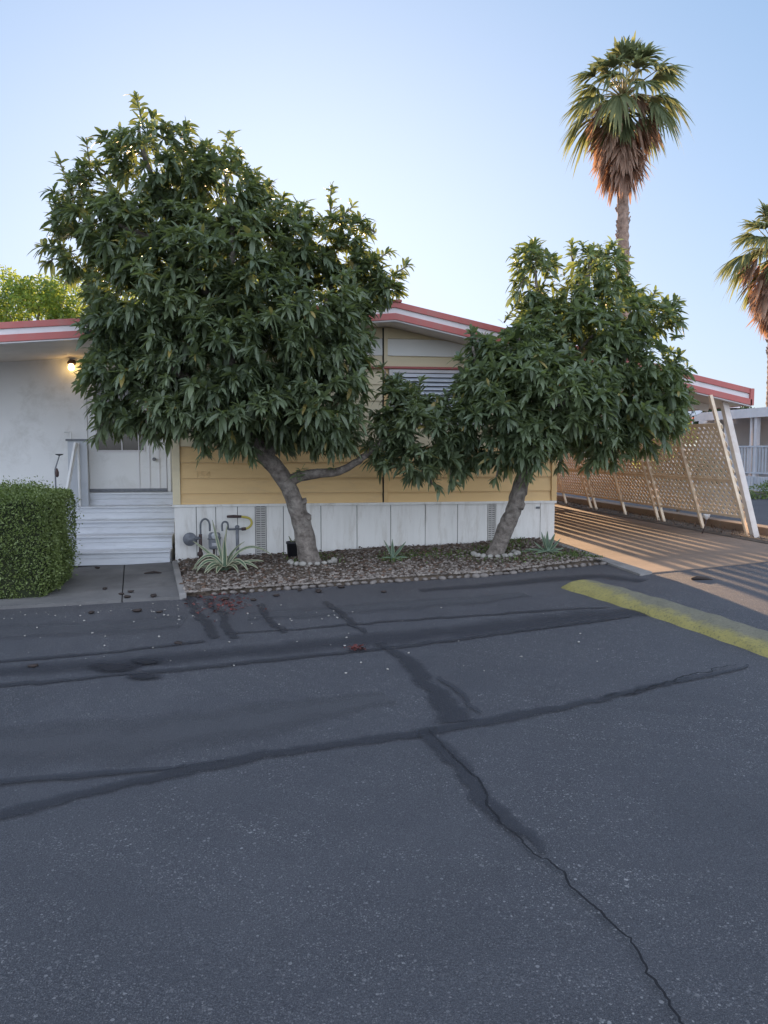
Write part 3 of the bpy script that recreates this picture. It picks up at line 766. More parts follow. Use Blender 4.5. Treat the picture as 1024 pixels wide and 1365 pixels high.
# entry wall: door
dl = at_y(117,560,DOORW).x; dr_ = at_y(222,560,DOORW).x; zt = at_y(170,474,DOORW).z; LZ = .94
mb = MB().box(dl-.05,dl,DOORW-.045,DOORW-.002,LZ,zt+.04).box(dr_,dr_+.05,DOORW-.045,DOORW-.002,LZ,zt+.04).box(dl-.05,dr_+.05,DOORW-.045,DOORW-.002,zt+.0405,zt+.09)
mb.build('door_frame', m_white, home, bevel=.003)
door = MB(); wa = at_y(130,600,DOORW-.03); wb = at_y(192,600,DOORW-.03); wt = at_y(150,545,DOORW-.03).z
door.box(dl+.006,wa.x,DOORW-.035,DOORW-.003,LZ+.01,zt+.03).box(wb.x,dr_-.006,DOORW-.035,DOORW-.003,LZ+.01,zt+.03).box(wa.x,wb.x,DOORW-.035,DOORW-.003,LZ+.01,wa.z).box(wa.x,wb.x,DOORW-.035,DOORW-.003,wt+.5,zt+.03)
dd = door.build('door', m_white, home)
mb = MB().box(wa.x-.02,wb.x+.02,DOORW-.05,DOORW-.036,wa.z-.022,wa.z).box(wa.x-.02,wa.x,DOORW-.05,DOORW-.036,wa.z,wt+.5).box(wb.x,wb.x+.02,DOORW-.05,DOORW-.036,wa.z,wt+.5)
xm_ = (wa.x+wb.x)/2+.02; mb.box(xm_-.008,xm_+.008,DOORW-.045,DOORW-.02,wa.z,wt+.5)
ww = mb.build('window_frame', m_fwhite, dd)
MB().box(wa.x,wb.x,DOORW-.018,DOORW-.008,wa.z,wt+.5).build('pane', m_gdark, dd)
for pxx in (185,199,212,221): 
    xx = at_y(pxx,600,DOORW-.05).x; MB().box(xx-.006,xx+.006,DOORW-.047,DOORW-.036,LZ+.02,zt+.03).build('door_trim', m_fwhite, dd)
MB().box(dl+.006,dr_-.006,DOORW-.052,DOORW-.036,LZ+.005,LZ+.05).build('kick_strip', m_greyl, dd)
hx = at_y(206,612,DOORW-.05)
MB().lathe((hx.x,DOORW-.036,hx.z),[(.02,0),(.02,.02),(.012,.03),(.026,.045),(.026,.06),(.012,.068)],14,'y').build('handle', m_greyl, dd, True)
# porch light
lp = at_y(95,489,DOORW-.10)
mb = MB().lathe((lp.x,DOORW-.001,lp.z+.07),[(.045,0),(.045,.02),(.03,.03)],14,'y').tube([(lp.x,DOORW-.03,lp.z+.07),(lp.x,DOORW-.1,lp.z+.08)],.012,8).lathe((lp.x,DOORW-.1,lp.z+.045),[(.05,0),(.055,.02),(.03,.05),(.012,.06)],14)
pl = mb.build('porch_light', m_rust, home, True)
tb = NT('lamp_bulb'); tb.b.inputs['Base Color'].default_value=(1,.8,.4,1); tb.b.inputs['Emission Color'].default_value=(1,.66,.22,1); tb.b.inputs['Emission Strength'].default_value=4
MB().lathe((lp.x,DOORW-.1,lp.z-.055),[(.015,0),(.038,.02),(.045,.05),(.035,.085),(.02,.1)],16).build('bulb', tb.m, pl, True)
ld = bpy.data.lights.new('porch_bulb_light','POINT'); ld.energy = .16; ld.color = (1,.55,.2); ld.shadow_soft_size = .05
lo = bpy.data.objects.new('porch_bulb_light', ld); C.objects.link(lo); lo.location = (lp.x,DOORW-.19,lp.z-.03)

# carport posts
LEAN = .33
def leanpt(y, h, bx=6.70):
    return Vector((bx-LEAN*h, y, gz(6.7,y)+h))
def y_on_fence(px): 
    p = at_x(px,700,6.70); return p.y
yp = y_on_fence(1008)
ptop = at_y(965,536,10.02); ptop.z = min(ptop.z, roofz(ptop.x)-.24)
pt = MB().bar(leanpt(yp,0), ptop, .085, .085, side=(0,1,0))
pt.build('carport_post', m_post, home, bevel=.006)

# lattice fence ----------------------------------------------------------------
fence = thing('lattice_fence','tan diagonal lattice fence leaning along the carport driveway','fence',(6.7,13,.36))
singles = [y_on_fence(938), y_on_fence(834), y_on_fence(755)]
doubles = [y_on_fence(998), y_on_fence(878), y_on_fence(885.5), y_on_fence(788), y_on_fence(795)]
for y in singles: MB().bar(leanpt(y,0), leanpt(y,1.58), .045,.045, side=(0,1,0)).build('pole', m_tan, fence, bevel=.004)
for y in doubles: MB().bar(leanpt(y,0), leanpt(y,1.96), .045,.045, side=(0,1,0)).build('pole', m_tan, fence, bevel=.004)
ends = [y_on_fence(1001)+.02, y_on_fence(881.5), y_on_fence(791), y_on_fence(738), 19.2]
LV0, LV1 = .27, 1.56
ld_ = Vector((-LEAN,0,1)); k_ = ld_.length
def fp(y, h, off=0):  # off = toward the neighbour side
    p = leanpt(y,h); n_ = Vector((1,0,LEAN))/k_; return p+n_*(.028+off)
for ya,yb in zip(ends,ends[1:]):
    U = yb-ya; V = LV1-LV0; pit = .122; mb = MB()
    for sg,off in ((1,0.0),(-1,.008)):
        c = -V if sg == 1 else 0; cend = U if sg == 1 else U+V
        c += pit*.3
        while c < cend:
            if sg == 1: # u - v = c
                v0 = max(0,-c); v1 = min(V,U-c); a = (c+v0,v0); b = (c+v1,v1)
            else:       # u + v = c
                v0 = max(0,c-U); v1 = min(V,c); a = (c-v0,v0); b = (c-v1,v1)
            if v1-v0 > .02:
                mb.bar(fp(ya+a[0],LV0+a[1],off), fp(ya+b[0],LV0+b[1],off), .042, .007, side=None if False else (0,1,1 if sg==-1 else -1))
            c += pit
    mb.build('lattice_panel', m_tan, fence)
    for h,w in ((LV0,.04),(LV1,.045),((LV0+LV1)/2-.13,.035)):
        MB().bar(fp(ya+.003,h,-.012), fp(yb-.003,h,-.012), w, .012, side=(-LEAN,0,1)).build('rail', m_tan, fence)

# unseen board gate, put in to cast the shadow stripes on the driveway
gate = thing('unseen_gate','unseen tall board gate across the carport, added for its striped shadow','gate',(5.3,17.2,.36))
gm = MB(); x = 4.60; GY = 17.2
while x < 6.2: gm.box(x,x+.15,GY,GY+.022,.40,2.2); x += .19+.02*math.sin(x*7)
gm.build('board', m_tan, gate)
MB().box(4.68,6.2,GY+.024,GY+.06,.75,.83).box(4.68,6.2,GY+.024,GY+.06,1.75,1.83).build('rail', m_tan, gate)

# steps ------------------------------------------------------------------------
st = thing('front_steps','blue-white painted wooden steps rising to the entry door','steps',(-1.8,10.3,.08))
sx0, sx1 = -2.78, -1.215; SY = 10.28; gz0 = gz(-1.8,SY)+.03; rise = (LZ-gz0)/5; run = .285
for i in range(5):
    y = SY+i*run; z0 = gz0+i*rise
    MB().box(sx0,sx1,y,y+.02,z0,z0+rise*.5-.003).box(sx0,sx1,y+.002,y+.02,z0+rise*.5,z0+rise-.026).build('riser', m_steps, st)
    yb_ = y+run+.02 if i < 4 else DOORW-.05
    MB().box(sx0-.01,sx1+.01,y-.022,yb_-.024,z0+rise-.024,z0+rise).build('tread', m_steps, st, bevel=.005)
    for xa_ in (sx1-.02,sx0): MB().box(xa_,xa_+.02,y+.021,DOORW-.05,z0,z0+rise-.026).build('side_board', m_steps, st)
# porch side railing
rl = thing('porch_railing','low panelled porch railing with slanted white handrail beside the steps','railing',(-2.9,11.2,LZ))
a = at_y(88,588,11.3); b = at_y(116,588,11.3)
MB().box(a.x+.02,b.x,11.29,11.33,.3,a.z).build('panel', m_tin, rl, bevel=.004)
MB().box(a.x,b.x+.01,11.27,11.35,a.z+.002,a.z+.03).build('cap_rail', m_grey, rl)
c0 = at_y(101,590,11.2); c1 = at_y(90,657,11.2)
MB().bar((c0.x,11.2,c0.z),(c1.x,10.9,c1.z-.3),.035,.05).build('handrail', m_white, rl, bevel=.004)
c0 = at_y(104,590,11.24)
MB().tube([(c0.x,11.24,.5),(c0.x,11.24,c0.z)],.018,8).build('post', m_white, rl, True)
q = [at_y(86,575.5,11.5),at_y(93,575.5,11.5),at_y(94.5,577,11.5),at_y(94.5,600,11.5),at_y(93,660,11.5)]
tag(MB().tube(q,.012,8).build('conduit', m_white, None, True),'thin white conduit bent over above the porch railing','conduit')
# garden ornament with black dish
b0 = ground(76,700); b0 = at_y(74,640,10.6); 
orn = thing('bird_feeder','slim pole bird feeder with black dish top behind the hedge','bird feeder',(b0.x,10.6,0))
t0 = at_y(79,605.5,10.6)
MB().tube([(b0.x,10.6,.02),(b0.x+.0,10.6,1.3),(t0.x,10.6,t0.z-.02)],[.011,.010,.008],7).build('pole', m_greyl, orn, True)
MB().lathe((t0.x,10.6,t0.z-.02),[(.01,0),(.045,.012),(.052,.024),(.045,.024)],16).build('dish', m_black, orn, True)
q = at_y(76,629,10.6); MB().lathe((q.x,10.6,q.z-.07),[(.01,0),(.022,.02),(.026,.06),(.014,.10),(.005,.12)],12).build('ornament', m_rust, orn, True)
q = at_y(73,653,10.6); MB().bar((q.x-.05,10.6,q.z),(q.x+.05,10.6,q.z-.01),.02,.03).build('bracket', m_black, orn)

# gas meter --------------------------------------------------------------------
gm_ = thing('gas_meter','grey gas meter with looping pipes against the white skirting','gas meter',(at_y(290,740,10.2).x,10.2,.08))
Yg = 10.2
def G(px,py,dy=0): return at_y(px,py,Yg+dy)
MB().lathe(G(253.1,718.8)+Vector((0,.03,0)),[(.05,0),(.086,.008),(.088,.022),(.088,.034),(.07,.046),(.035,.056),(.02,.075)],24,'y').build('regulator', m_greyl, gm_, True)
MB().tube([G(258,718),G(268,717)],.022,10).build('pipe', m_grey, gm_, True)
def arc(pts, r, nm, mat):
    P = [Vector(p) for p in pts]; out=[]
    for i in range(len(P)-1):
        p0=P[max(0,i-1)];p1=P[i];p2=P[i+1];p3=P[min(len(P)-1,i+2)]
        for k in range(6):
            t=k/6; out.append(.5*((2*p1)+(p2-p0)*t+(2*p0-5*p1+4*p2-p3)*t*t+(3*p1-p0-3*p2+p3)*t**3))
    out.append(P[-1]); return MB().tube(out,r,10).build(nm, mat, gm_, True)
arc([G(267.4,724),G(267.4,710),G(267.4,699),G(269.5,694),G(273.5,691.7),G(277.5,694),G(279.5,699),G(279.8,708)],.013,'pipe',m_grey)
arc([G(296.5,708),G(296,702),G(296.6,697.5),G(300,695.5),G(303.4,697.5),G(304,702),G(304,706)],.013,'pipe',m_grey)
g0 = G(267,752); MB().tube([Vector((g0.x,Yg,.0)),G(267.4,730),G(267.2,712)],[.024,.022,.02],10).build('riser_pipe', m_rust, gm_, True)
MB().lathe(G(267,741),[(.033,0),(.036,.02),(.033,.05)],10).build('valve', m_rust, gm_, True)
c = G(286,720); MB().box(c.x-.075,c.x+.075,Yg-.06,Yg+.07,c.z-.12,c.z+.10).build('meter_body', m_greyl, gm_, bevel=.03)
MB().box(c.x-.085,c.x+.085,Yg-.068,Yg+.078,c.z+.015,c.z+.032).build('flange', m_grey, gm_, bevel=.006)
MB().lathe(Vector((c.x+.01,Yg-.06,c.z+.065)),[(.045,0),(.045,.02),(.036,.024)],18,'y').build('dial', M('dial_face',(.55,.56,.58),(.4,.42,.44),40,.4), gm_, True)
MB().box(c.x-.03,c.x+.035,Yg-.072,Yg-.061,c.z-.07,c.z-.03).build('plate', M('plate_face',(.5,.5,.52),(.4,.4,.42),40,.4), gm_, bevel=.002)
MB().tube([Vector((c.x-.01,Yg,.02)),Vector((c.x-.01,Yg,c.z-.11))],.014,8).build('support', m_rust, gm_, True)
MB().tube([G(304.5,705.6),G(327,705.2)],.014,10).build('pipe', m_grey, gm_, True)
c2 = G(316.3,703); MB().tube([Vector((c2.x,Yg,.05)),c2],.022,12).lathe(c2+Vector((0,0,-.02)),[(.028,0),(.03,.02),(.028,.04),(.01,.05)],12).build('standpipe', m_greyl, gm_, True)
arc([G(325,705.2),G(330,704),G(334,701),G(335.6,697),G(334,692.5),G(330,690),G(321,688.6)],.016,'hose',m_hose)
MB().tube([G(302.5,688.7,-.0),G(312,688.4),G(322,688.6)],[.017,.021,.017],10).build('pipe_end', m_rust, gm_, True)
MB().tube([G(322,705.4),G(328,704.8)],.022,10).build('coupling', m_rust, gm_, True)

# agaves -----------------------------------------------------------------------
def bladeleaf(mb, a, b, c, w, twist=0, thick=.25, n=14):
    """quadratic curve a-b-c, width w, grooved blade"""
    if mb.uv is None: mb.uv = []
    a,b,c = Vector(a),Vector(b),Vector(c); base = len(mb.v)
    for i in range(n+1):
        t = i/n; p = a*(1-t)**2+b*2*t*(1-t)+c*t*t; d = ((b-a)*(1-t)+(c-b)*t).normalized()
        s_ = d.cross(Vector((0,-.5,1)));
        if s_.length < .1: s_ = Vector((1,0,0))
        s_.normalize(); nn = s_.cross(d).normalized(); tw = twist*t
        s2 = s_*math.cos(tw)+nn*math.sin(tw); n2 = nn*math.cos(tw)-s_*math.sin(tw)
        ww = w*1.35*(.72+.5*math.sin(min(1,t*1.5)*math.pi*.5))*(1-t**3.2)*.62+.001
        for u in (-1,-.6,0,.6,1):
            q = p+s2*u*ww*.5+n2*(abs(u)**1.5)*ww*thick
            mb.v.append(tuple(q)); mb.uv.append((abs(u),t))
    for i in range(n):
        for k in range(4): mb.f.append((base+i*5+k,base+i*5+k+1,base+i*5+k+6,base+i*5+k+5))
def agave(name,label,base,leafs,mat,stem=.04):
    c = ground(*base) ; c = Vector((c.x,c.y,bed_z(c.x,c.y)))
    r = thing(name,label,'agave',tuple(c))
    for (mx,my,tx,ty,dy,w,tw) in leafs:
        D0 = (c).dot(Fh)
        b = at_d(mx,my,D0+dy*.5); t = at_d(tx,ty,D0+dy)
        t.z = max(t.z,bed_z(t.x,t.y)+.01); b.z = max(b.z,bed_z(b.x,b.y)+.03)
        mb = MB(); s = c+Vector(((b.x-c.x)*.08,(b.y-c.y)*.08,.02)); bladeleaf(mb,s,b,t,w,tw)
        o = mb.build('leaf', mat, r, True); m = o.modifiers.new('solid','SOLIDIFY'); m.thickness = .008; m.offset = 0
    MB().lathe(c,[(stem*1.2,-.01),(stem*1.3,.03),(stem*.7,.07),(.005,.09)],10).build('heart', mat, r, True)
agave('agave_plant','large variegated agave with arching cream-edged leaves beside the gas meter',(300,765),
  [(300,730,303,700,.0,.085,1.6),(292,730,283,693,.10,.04,.5),(282,738,257,721,.12,.045,.4),(280,722,256,768,-.05,.06,.3),(276,735,262,784,-.2,.06,.3),(286,742,272,775,-.3,.065,.2),
   (292,752,289,782,-.4,.075,.0),(318,735,331,776,-.25,.06,-.3),(325,742,345,764,-.1,.055,-.2),(325,712,363,740,.15,.045,-.3),(318,722,350,731,.2,.04,0),(330,745,352,748,.1,.045,0),
   (312,748,318,782,-.35,.06,.2),(268,752,256,772,.05,.045,.1),(306,735,326,722,.25,.04,.3),(287,748,276,786,-.3,.045,.1)], m_agave)
agave('small_agave','small three-pronged agave in the middle of the gravel bed',(524,750),
  [(521,738,512,720,.05,.035,.3),(524,738,523,719,.0,.05,.8),(530,738,541,722,-.05,.05,-.3),(515,748,506,747,.05,.03,0),(535,746,546,745,0,.03,0),(527,746,534,752,-.12,.03,0)], m_agave2,.025)
agave('agave_plant','grey-green agave with stiff upright leaves at the house corner',(730,742),
  [(726,728,722,709,.05,.04,.2),(729,728,730,708,.0,.05,.3),(733,728,740,711,-.03,.05,-.2),(736,733,747,718,.03,.045,0),(722,733,712,722,.0,.04,0),(718,733,700,732,.05,.035,0),(740,733,752,731,.0,.035,0),
   (724,738,711,744,-.12,.035,0),(738,738,750,742,-.12,.035,0),(716,733,690,738,.1,.03,0),(733,739,738,748,-.15,.035,0),(727,731,726,714,-.1,.04,.4)], m_agave2,.035)
# plant pot
pb = ground(390,748); pz = bed_z(pb.x,pb.y)
pot = thing('plant_pot','black plastic nursery pot with a bare stub beside the left trunk','plant pot',(pb.x,pb.y,pz))
MB().lathe((pb.x,pb.y,pz),[(.062,0),(.074,.17),(.082,.172),(.082,.20),(.072,.20),(.07,.17)],20).build('pot_body', m_black, pot, True)
MB().tube([(pb.x,pb.y,pz+.1),(pb.x-.01,pb.y,pz+.2),(pb.x-.045,pb.y,pz+.27)],[.016,.013,.004],7).tube([(pb.x,pb.y,pz+.15),(pb.x+.03,pb.y,pz+.23)],[.01,.004],6).build('stem', M('pot_stem',(.18,.20,.10),(.12,.13,.07),20), pot, True)

# solar garden light
p = ground(936,712); q = at_d(942,691,p.dot(Fh))
gl = thing('garden_light','small white cupped garden light on a short stake by the fence','garden light',tuple(p))
MB().tube([p,p.lerp(q,.5)+Vector((.01,0,0)),q],[.008,.008,.012],7).build('stake', m_rust, gl, True)
MB().lathe(q,[(.012,-.02),(.035,.01),(.05,.045),(.053,.06),(.045,.06)],14).build('cup', m_white, gl, True)

# ------------------------------------------------------------------ trees
def rosettes(C_, A_, nleaf, L, spread=(.4,1.5), droop=.34, rnd_base=None, wr=.285):
    """C_ centres (n,3), A_ axes (n,3)"""
    n = len(C_); m = nleaf
    Pn = np.repeat(C_,m,0); An = np.repeat(A_,m,0); N_ = n*m
    H = unit(np.cross(An, np.array([.3,.2,1.0])+rng.normal(0,.1,3))); K = np.cross(An,H)
    ph = (np.tile(np.arange(m)*2.399,n)+np.repeat(rng.random(n)*6.28,m)); th = rng.uniform(*spread,N_)
    D = unit(An*np.cos(th)[:,None]+(H*np.cos(ph)[:,None]+K*np.sin(ph)[:,None])*np.sin(th)[:,None])
    Ls = L*rng.uniform(.6,1.2,N_)*np.repeat(rng.uniform(.72,1.2,n),m)*np.where(th<.6,.75,1)
    Pn = Pn - An*(rng.random(N_)*.07)[:,None]
    base = np.repeat(rng.random(n) if rnd_base is None else rnd_base,m)
    r = np.clip(base*.55+rng.random(N_)*.42+np.where(th<.6,.12,0),0,.95)
    r[rng.random(N_)<.012] = 1.0
    return leaves(Pn,D,Ls,Ls*wr*rng.uniform(.8,1.15,N_),droop*rng.uniform(.4,1.5,N_),rng.normal(0,.45,N_),.3,r)
def blobs_to_world(bl, D):
    out = []
    for b in bl:
        cx,cy,rx,ry,dz,rz = b
        d = D+dz; c = at_d(cx,cy,d); k = d/FPX
        out.append((np.array(c), rx*k, ry*k, rz))
    return out
Rn = np.array(Rt); Fn = np.array(Fh); Zn = np.array([0,0,1.])
def sample_blobs(W, dens, keep=None, seed=0, shell=.5, gap=-.85):
    Cs=[];As=[]
    for (c,rx,ry,rz) in W:
        area = (rx*ry+rx*rz+ry*rz)/3*12.566
        n = int(area*dens)
        d = unit(rng.normal(size=(n,3))); r = shell+(1-shell)*rng.random(n)**.6
        lump = 1+.10*np.sin(d[:,0]*5+seed)*np.sin(d[:,2]*6+seed*2)
        o = d*(r*lump)[:,None]
        p = c+Rn*(o[:,0]*rx)[:,None]+Fn*(o[:,1]*rz)[:,None]+Zn*(o[:,2]*ry)[:,None]
        a = unit(Rn*d[:,:1]+Fn*d[:,1:2]+Zn*d[:,2:3]+Zn*.45+rng.normal(0,.28,(n,3)))
        Cs.append(p);As.append(a)
    P = np.concatenate(Cs);A = np.concatenate(As)
    f = np.sin(P[:,0]*6.1+seed)*np.sin(P[:,2]*5.3+seed*3)+.7*np.sin(P[:,0]*3.3+P[:,2]*7.9+seed)*np.sin(P[:,1]*6+P[:,2]*2.2)+.5*np.sin(P[:,2]*11+P[:,0]*9)
    m = f > gap; P = P[m]; A = A[m]
    if keep is not None:
        m = keep(P); P=P[m];A=A[m]
    return P,A
def keepwall(P):
    rz_ = np.array([roofz(x) for x in P[:,0]])
    ok = (P[:,1] < 10.16)
    ok &= ~((P[:,1] > FY-.22) & (P[:,2] > rz_-.5) & (P[:,2] < rz_+.16))
    ok |= (P[:,2] > rz_+.18)
    inhouse = (P[:,1] > FY-.2) & (P[:,2] < rz_+.16) & (P[:,1] > 10.16)
    return ok & ~inhouse
def limb(mb, pts, r0, r1, n=9, seg=6, wob=.02):
    P=[Vector(p) for p in pts]; out=[]
    for i in range(len(P)-1):
        p0=P[max(0,i-1)];p1=P[i];p2=P[i+1];p3=P[min(len(P)-1,i+2)]
        for k in range(seg):
            t=k/seg; out.append(.5*((2*p1)+(p2-p0)*t+(2*p0-5*p1+4*p2-p3)*t*t+(3*p1-p0-3*p2+p3)*t**3))
    out.append(P[-1]); m=len(out)
    rr=[r0+(r1-r0)*(i/(m-1)) for i in range(m)]
    out=[o+Vector((random.uniform(-wob,wob)*.5,random.uniform(-wob,wob)*.5,0)) for o in out]
    mb.tube(out,rr,n,True,.10); return out
def shoots(specs, D, L=.16):
    parts=[]; mb=MB()
    for (x0,y0,x1,y1,dz) in specs:
        a=at_d(x0,y0,D+dz); b=at_d(x1,y1,D+dz); mid=a.lerp(b,.5)+Vector((random.uniform(-.04,.04),0,0))
        mb.tube([a,mid,b],[.012,.009,.005],6)
        k=max(2,int((b-a).length/.065)); C_=np.array([a.lerp(b,(i+.6)/k) for i in range(k)]); ax=np.tile(np.array((b-a).normalized()),(k,1))
        parts.append(rosettes(C_,ax,6,L*.9,(.5,1.25),.35,rng.uniform(.55,1,k)))
        parts.append(rosettes(np.array([b]),ax[:1],10,L,(.1,1.2),.35,np.array([.95])))
    return parts,mb

# --- tree 1
D1=8.75
bl1=[(215,235,78,72,.1,.75),(130,285,58,62,.15,.6),(95,335,34,34,.1,.35),(290,265,72,62,.1,.7),(200,330,85,70,.0,.8),(350,305,62,48,.2,.6),(395,335,62,55,.1,.6),
     (300,360,115,85,-.1,.95),(230,400,105,80,-.1,.9),(170,455,55,75,.05,.65),(190,505,75,60,-.05,.7),(290,470,120,90,-.2,.95),(380,430,110,95,-.15,.95),(440,450,58,95,.05,.6),
     (420,530,75,70,-.1,.75),(330,540,110,52,-.15,.85),(240,545,90,38,-.1,.7),(165,555,38,22,.1,.35),(458,330,36,52,.15,.35),(478,375,36,40,.15,.35),(512,382,28,22,.1,.25),(150,400,40,50,.1,.4),(340,585,55,22,0,.5),(440,575,45,30,0,.4)]
t1=thing('broadleaf_tree','large dense dark-leaved tree with a bent trunk in front of the door end','tree',(T1.x,T1.y,gz(T1.x,T1.y)))
W1=blobs_to_world(bl1,D1)
P,A=sample_blobs(W1,42,keepwall,1)
print('rosettes1',len(P))
rb=np.clip(.5+.5*np.sin(P[:,0]*3.1+P[:,2]*2.3)*np.sin(P[:,1]*3+P[:,2]*3.7)+rng.normal(0,.2,len(P)),0,1)
parts=[rosettes(P,A,15,.148,rnd_base=rb)]
sp,smb=shoots([(190,165,182,128,.0),(196,170,205,155,.0),(120,235,115,188,.1),(95,260,78,212,.1),(300,215,306,180,.1),(285,220,275,190,.0),(442,290,442,248,.1),(455,290,470,275,.1),(70,300,72,265,.1),(330,250,345,235,.1),(525,365,545,352,.0),(505,345,520,335,.0),
   (500,310,490,298,.1),(150,200,165,178,.1),(240,185,250,165,.1),(155,545,125,585,-.1),(195,560,208,590,-.3),(70,345,58,352,0),(400,290,408,270,.1),(372,280,378,262,.1),(330,590,336,612,-.1),(270,580,272,605,-.2)],D1)
parts+=sp
# right-hand lobe carried by the long side limb
bl1b=[(528,535,36,38,.2,.35),(575,575,56,52,-.05,.5),(520,590,36,34,.1,.35),(612,598,32,36,.0,.35),(560,612,60,26,-.1,.4),(545,555,50,45,.0,.45)]
P,A=sample_blobs(blobs_to_world(bl1b,9.0),42,keepwall,3)
parts+=[rosettes(P,A,15,.142,rnd_base=np.clip(rng.normal(.6,.25,len(P)),0,1))]
sp2,smb2=shoots([(512,505,508,487,.1),(560,535,560,508,.1),(590,545,600,525,.1),(640,600,648,612,0),(600,630,605,645,-.1),(575,640,585,650,-.1)],9.0,.15)
parts+=sp2
mesh_np('crown',parts,m_leaf,t1)
print('crown1')
def trunk_pts(lst,D): return [at_d(x,y,D+dz) for x,y,dz in lst]
d1=T1.dot(Fh)
tp=trunk_pts([(413,772,0),(413,752,0),(410,735,0),(404,705,-.02),(396,678,-.05),(385,650,-.1),(368,624,-.2),(348,602,-.3),(325,560,-.45),(300,500,-.5)],d1)
mb=MB()
out=[]; P_=tp
rr=[.19,.148,.128,.112,.108,.100,.098,.09,.08,.06]
path=[];rads=[]
for i in range(len(P_)-1):
    for k in range(5):
        t=k/5;p0=P_[max(0,i-1)];p1=P_[i];p2=P_[i+1];p3=P_[min(len(P_)-1,i+2)]
        path.append(.5*((2*p1)+(p2-p0)*t+(2*p0-5*p1+4*p2-p3)*t*t+(3*p1-p0-3*p2+p3)*t**3)); rads.append((rr[i]*(1-t)+rr[i+1]*t)*(1+.05*math.sin(i*2.1+k)))
mb.tube(path,rads,18,True,.05)
for (px,py,r) in ((410,690,.035),(405,668,.03),(378,630,.03),(399,703,.03),(388,655,.03)):
    p=at_d(px,py,d1-.07); mb.add(icos(p,r*1.6,1,.2),IF)
mb.build('trunk',m_bark,t1,True)
mb=MB()
limb(mb,trunk_pts([(382,645,-.08),(398,636,-.1),(425,631,-.15),(452,628,-.15),(478,614,-.2),(505,592,-.3),(540,565,-.4)],d1),.075,.025)
limb(mb,trunk_pts([(355,610,-.25),(372,570,-.2),(400,500,-.3),(430,420,-.4),(450,350,-.45)],d1),.09,.02)
limb(mb,trunk_pts([(330,570,-.42),(270,520,-.5),(200,470,-.55),(150,420,-.6)],d1),.08,.02)
limb(mb,trunk_pts([(310,520,-.48),(290,420,-.6),(240,320,-.6),(200,230,-.6),(184,170,-.65)],d1),.08,.015)
limb(mb,trunk_pts([(290,420,-.6),(310,330,-.6),(300,230,-.6)],d1),.05,.015)
limb(mb,trunk_pts([(240,330,-.6),(160,300,-.6),(110,260,-.6)],d1),.04,.012)
mb.v+= [] ; n0=len(mb.v); mb.add(smb.v,smb.f); mb.add(smb2.v,smb2.f)
mb.build('branches',m_bark,t1,True)
# sucker leaves by the fork
C_=np.array([at_d(403,625,d1-.25),at_d(397,634,d1-.25),at_d(445,622,d1-.2)]); 
mesh_np('sucker_leaves',[rosettes(C_,np.tile([.2,-.5,.5],(3,1)),8,.09,rnd_base=np.array([1,.9,.8]))],m_leaf2,t1)

# --- tree 2
D2=9.0
bl2=[(712,372,30,46,.2,.4),(730,435,42,40,.1,.5),(795,368,44,46,.3,.5),(815,425,56,48,.3,.6),(874,425,30,32,.3,.4),(780,450,80,60,.2,.75),(850,500,62,65,.2,.65),(880,540,38,55,.1,.5),
     (800,540,85,60,.0,.8),(740,520,80,70,-.2,.8),(690,500,60,58,-.3,.65),(665,545,62,62,-.3,.6),(700,580,70,42,-.25,.6),(790,590,50,34,.0,.5),(640,500,34,42,-.25,.35),(650,460,26,24,-.2,.25),(625,545,26,45,-.2,.3),(700,455,40,30,-.2,.4),(855,575,38,30,.1,.4),(668,600,36,26,-.2,.35)]
t2=thing('broadleaf_tree','smaller dark-leaved tree with a crooked pale trunk near the carport','tree',(T2.x,T2.y,gz(T2.x,T2.y)))
P,A=sample_blobs(blobs_to_world(bl2,D2),43,keepwall,5)
print('rosettes2',len(P))
rb=np.clip(.5+.5*np.sin(P[:,0]*3.5+1+P[:,2]*2.6)*np.sin(P[:,1]*3+P[:,2]*3.1)+rng.normal(0,.2,len(P)),0,1)
parts=[rosettes(P,A,15,.143,rnd_base=rb)]
sp,smb=shoots([(715,350,714,322,.2),(700,370,685,395,.1),(765,355,762,325,.3),(790,345,792,325,.3),(810,345,812,330,.3),(830,385,826,350,.3),(730,360,742,348,.2),(690,455,692,428,-.2),(630,470,628,440,-.25),(845,390,858,385,.3),(900,410,905,400,.3),(905,500,918,490,.1),(910,530,920,520,.1),
   (742,600,748,622,-.2),(815,600,818,622,.0),(700,610,702,640,-.2),(665,620,660,642,-.2),(672,430,688,405,.1),(870,395,875,388,.3),(905,560,912,565,.1)],D2,.15)
parts+=sp
mesh_np('crown',parts,m_leaf2,t2)
d2=T2.dot(Fh)
P_=trunk_pts([(655,762,0),(659,744,0),(667,722,0),(676,700,0),(684,682,-.02),(690,660,-.04),(697,636,-.06),(704,605,-.1),(715,560,-.15),(730,510,-.2)],d2)
rr=[.16,.118,.102,.098,.094,.098,.082,.08,.07,.05]; path=[];rads=[]
for i in range(len(P_)-1):
    for k in range(5):
        t=k/5;p0=P_[max(0,i-1)];p1=P_[i];p2=P_[i+1];p3=P_[min(len(P_)-1,i+2)]
        path.append(.5*((2*p1)+(p2-p0)*t+(2*p0-5*p1+4*p2-p3)*t*t+(3*p1-p0-3*p2+p3)*t**3)); rads.append((rr[i]*(1-t)+rr[i+1]*t)*(1+.06*math.sin(i*2.1+k)))
mb=MB(); mb.tube(path,rads,18,True,.06)
for (px,py,r) in ((697,655,.042),(693,672,.045),(678,688,.035),(686,690,.035),(672,722,.035),(685,668,.035)):
    p=at_d(px,py,d2-.05); mb.add(icos(p,r*1.7,1.1,.25),IF)
mb.build('trunk',m_bark,t2,True)
mb=MB()
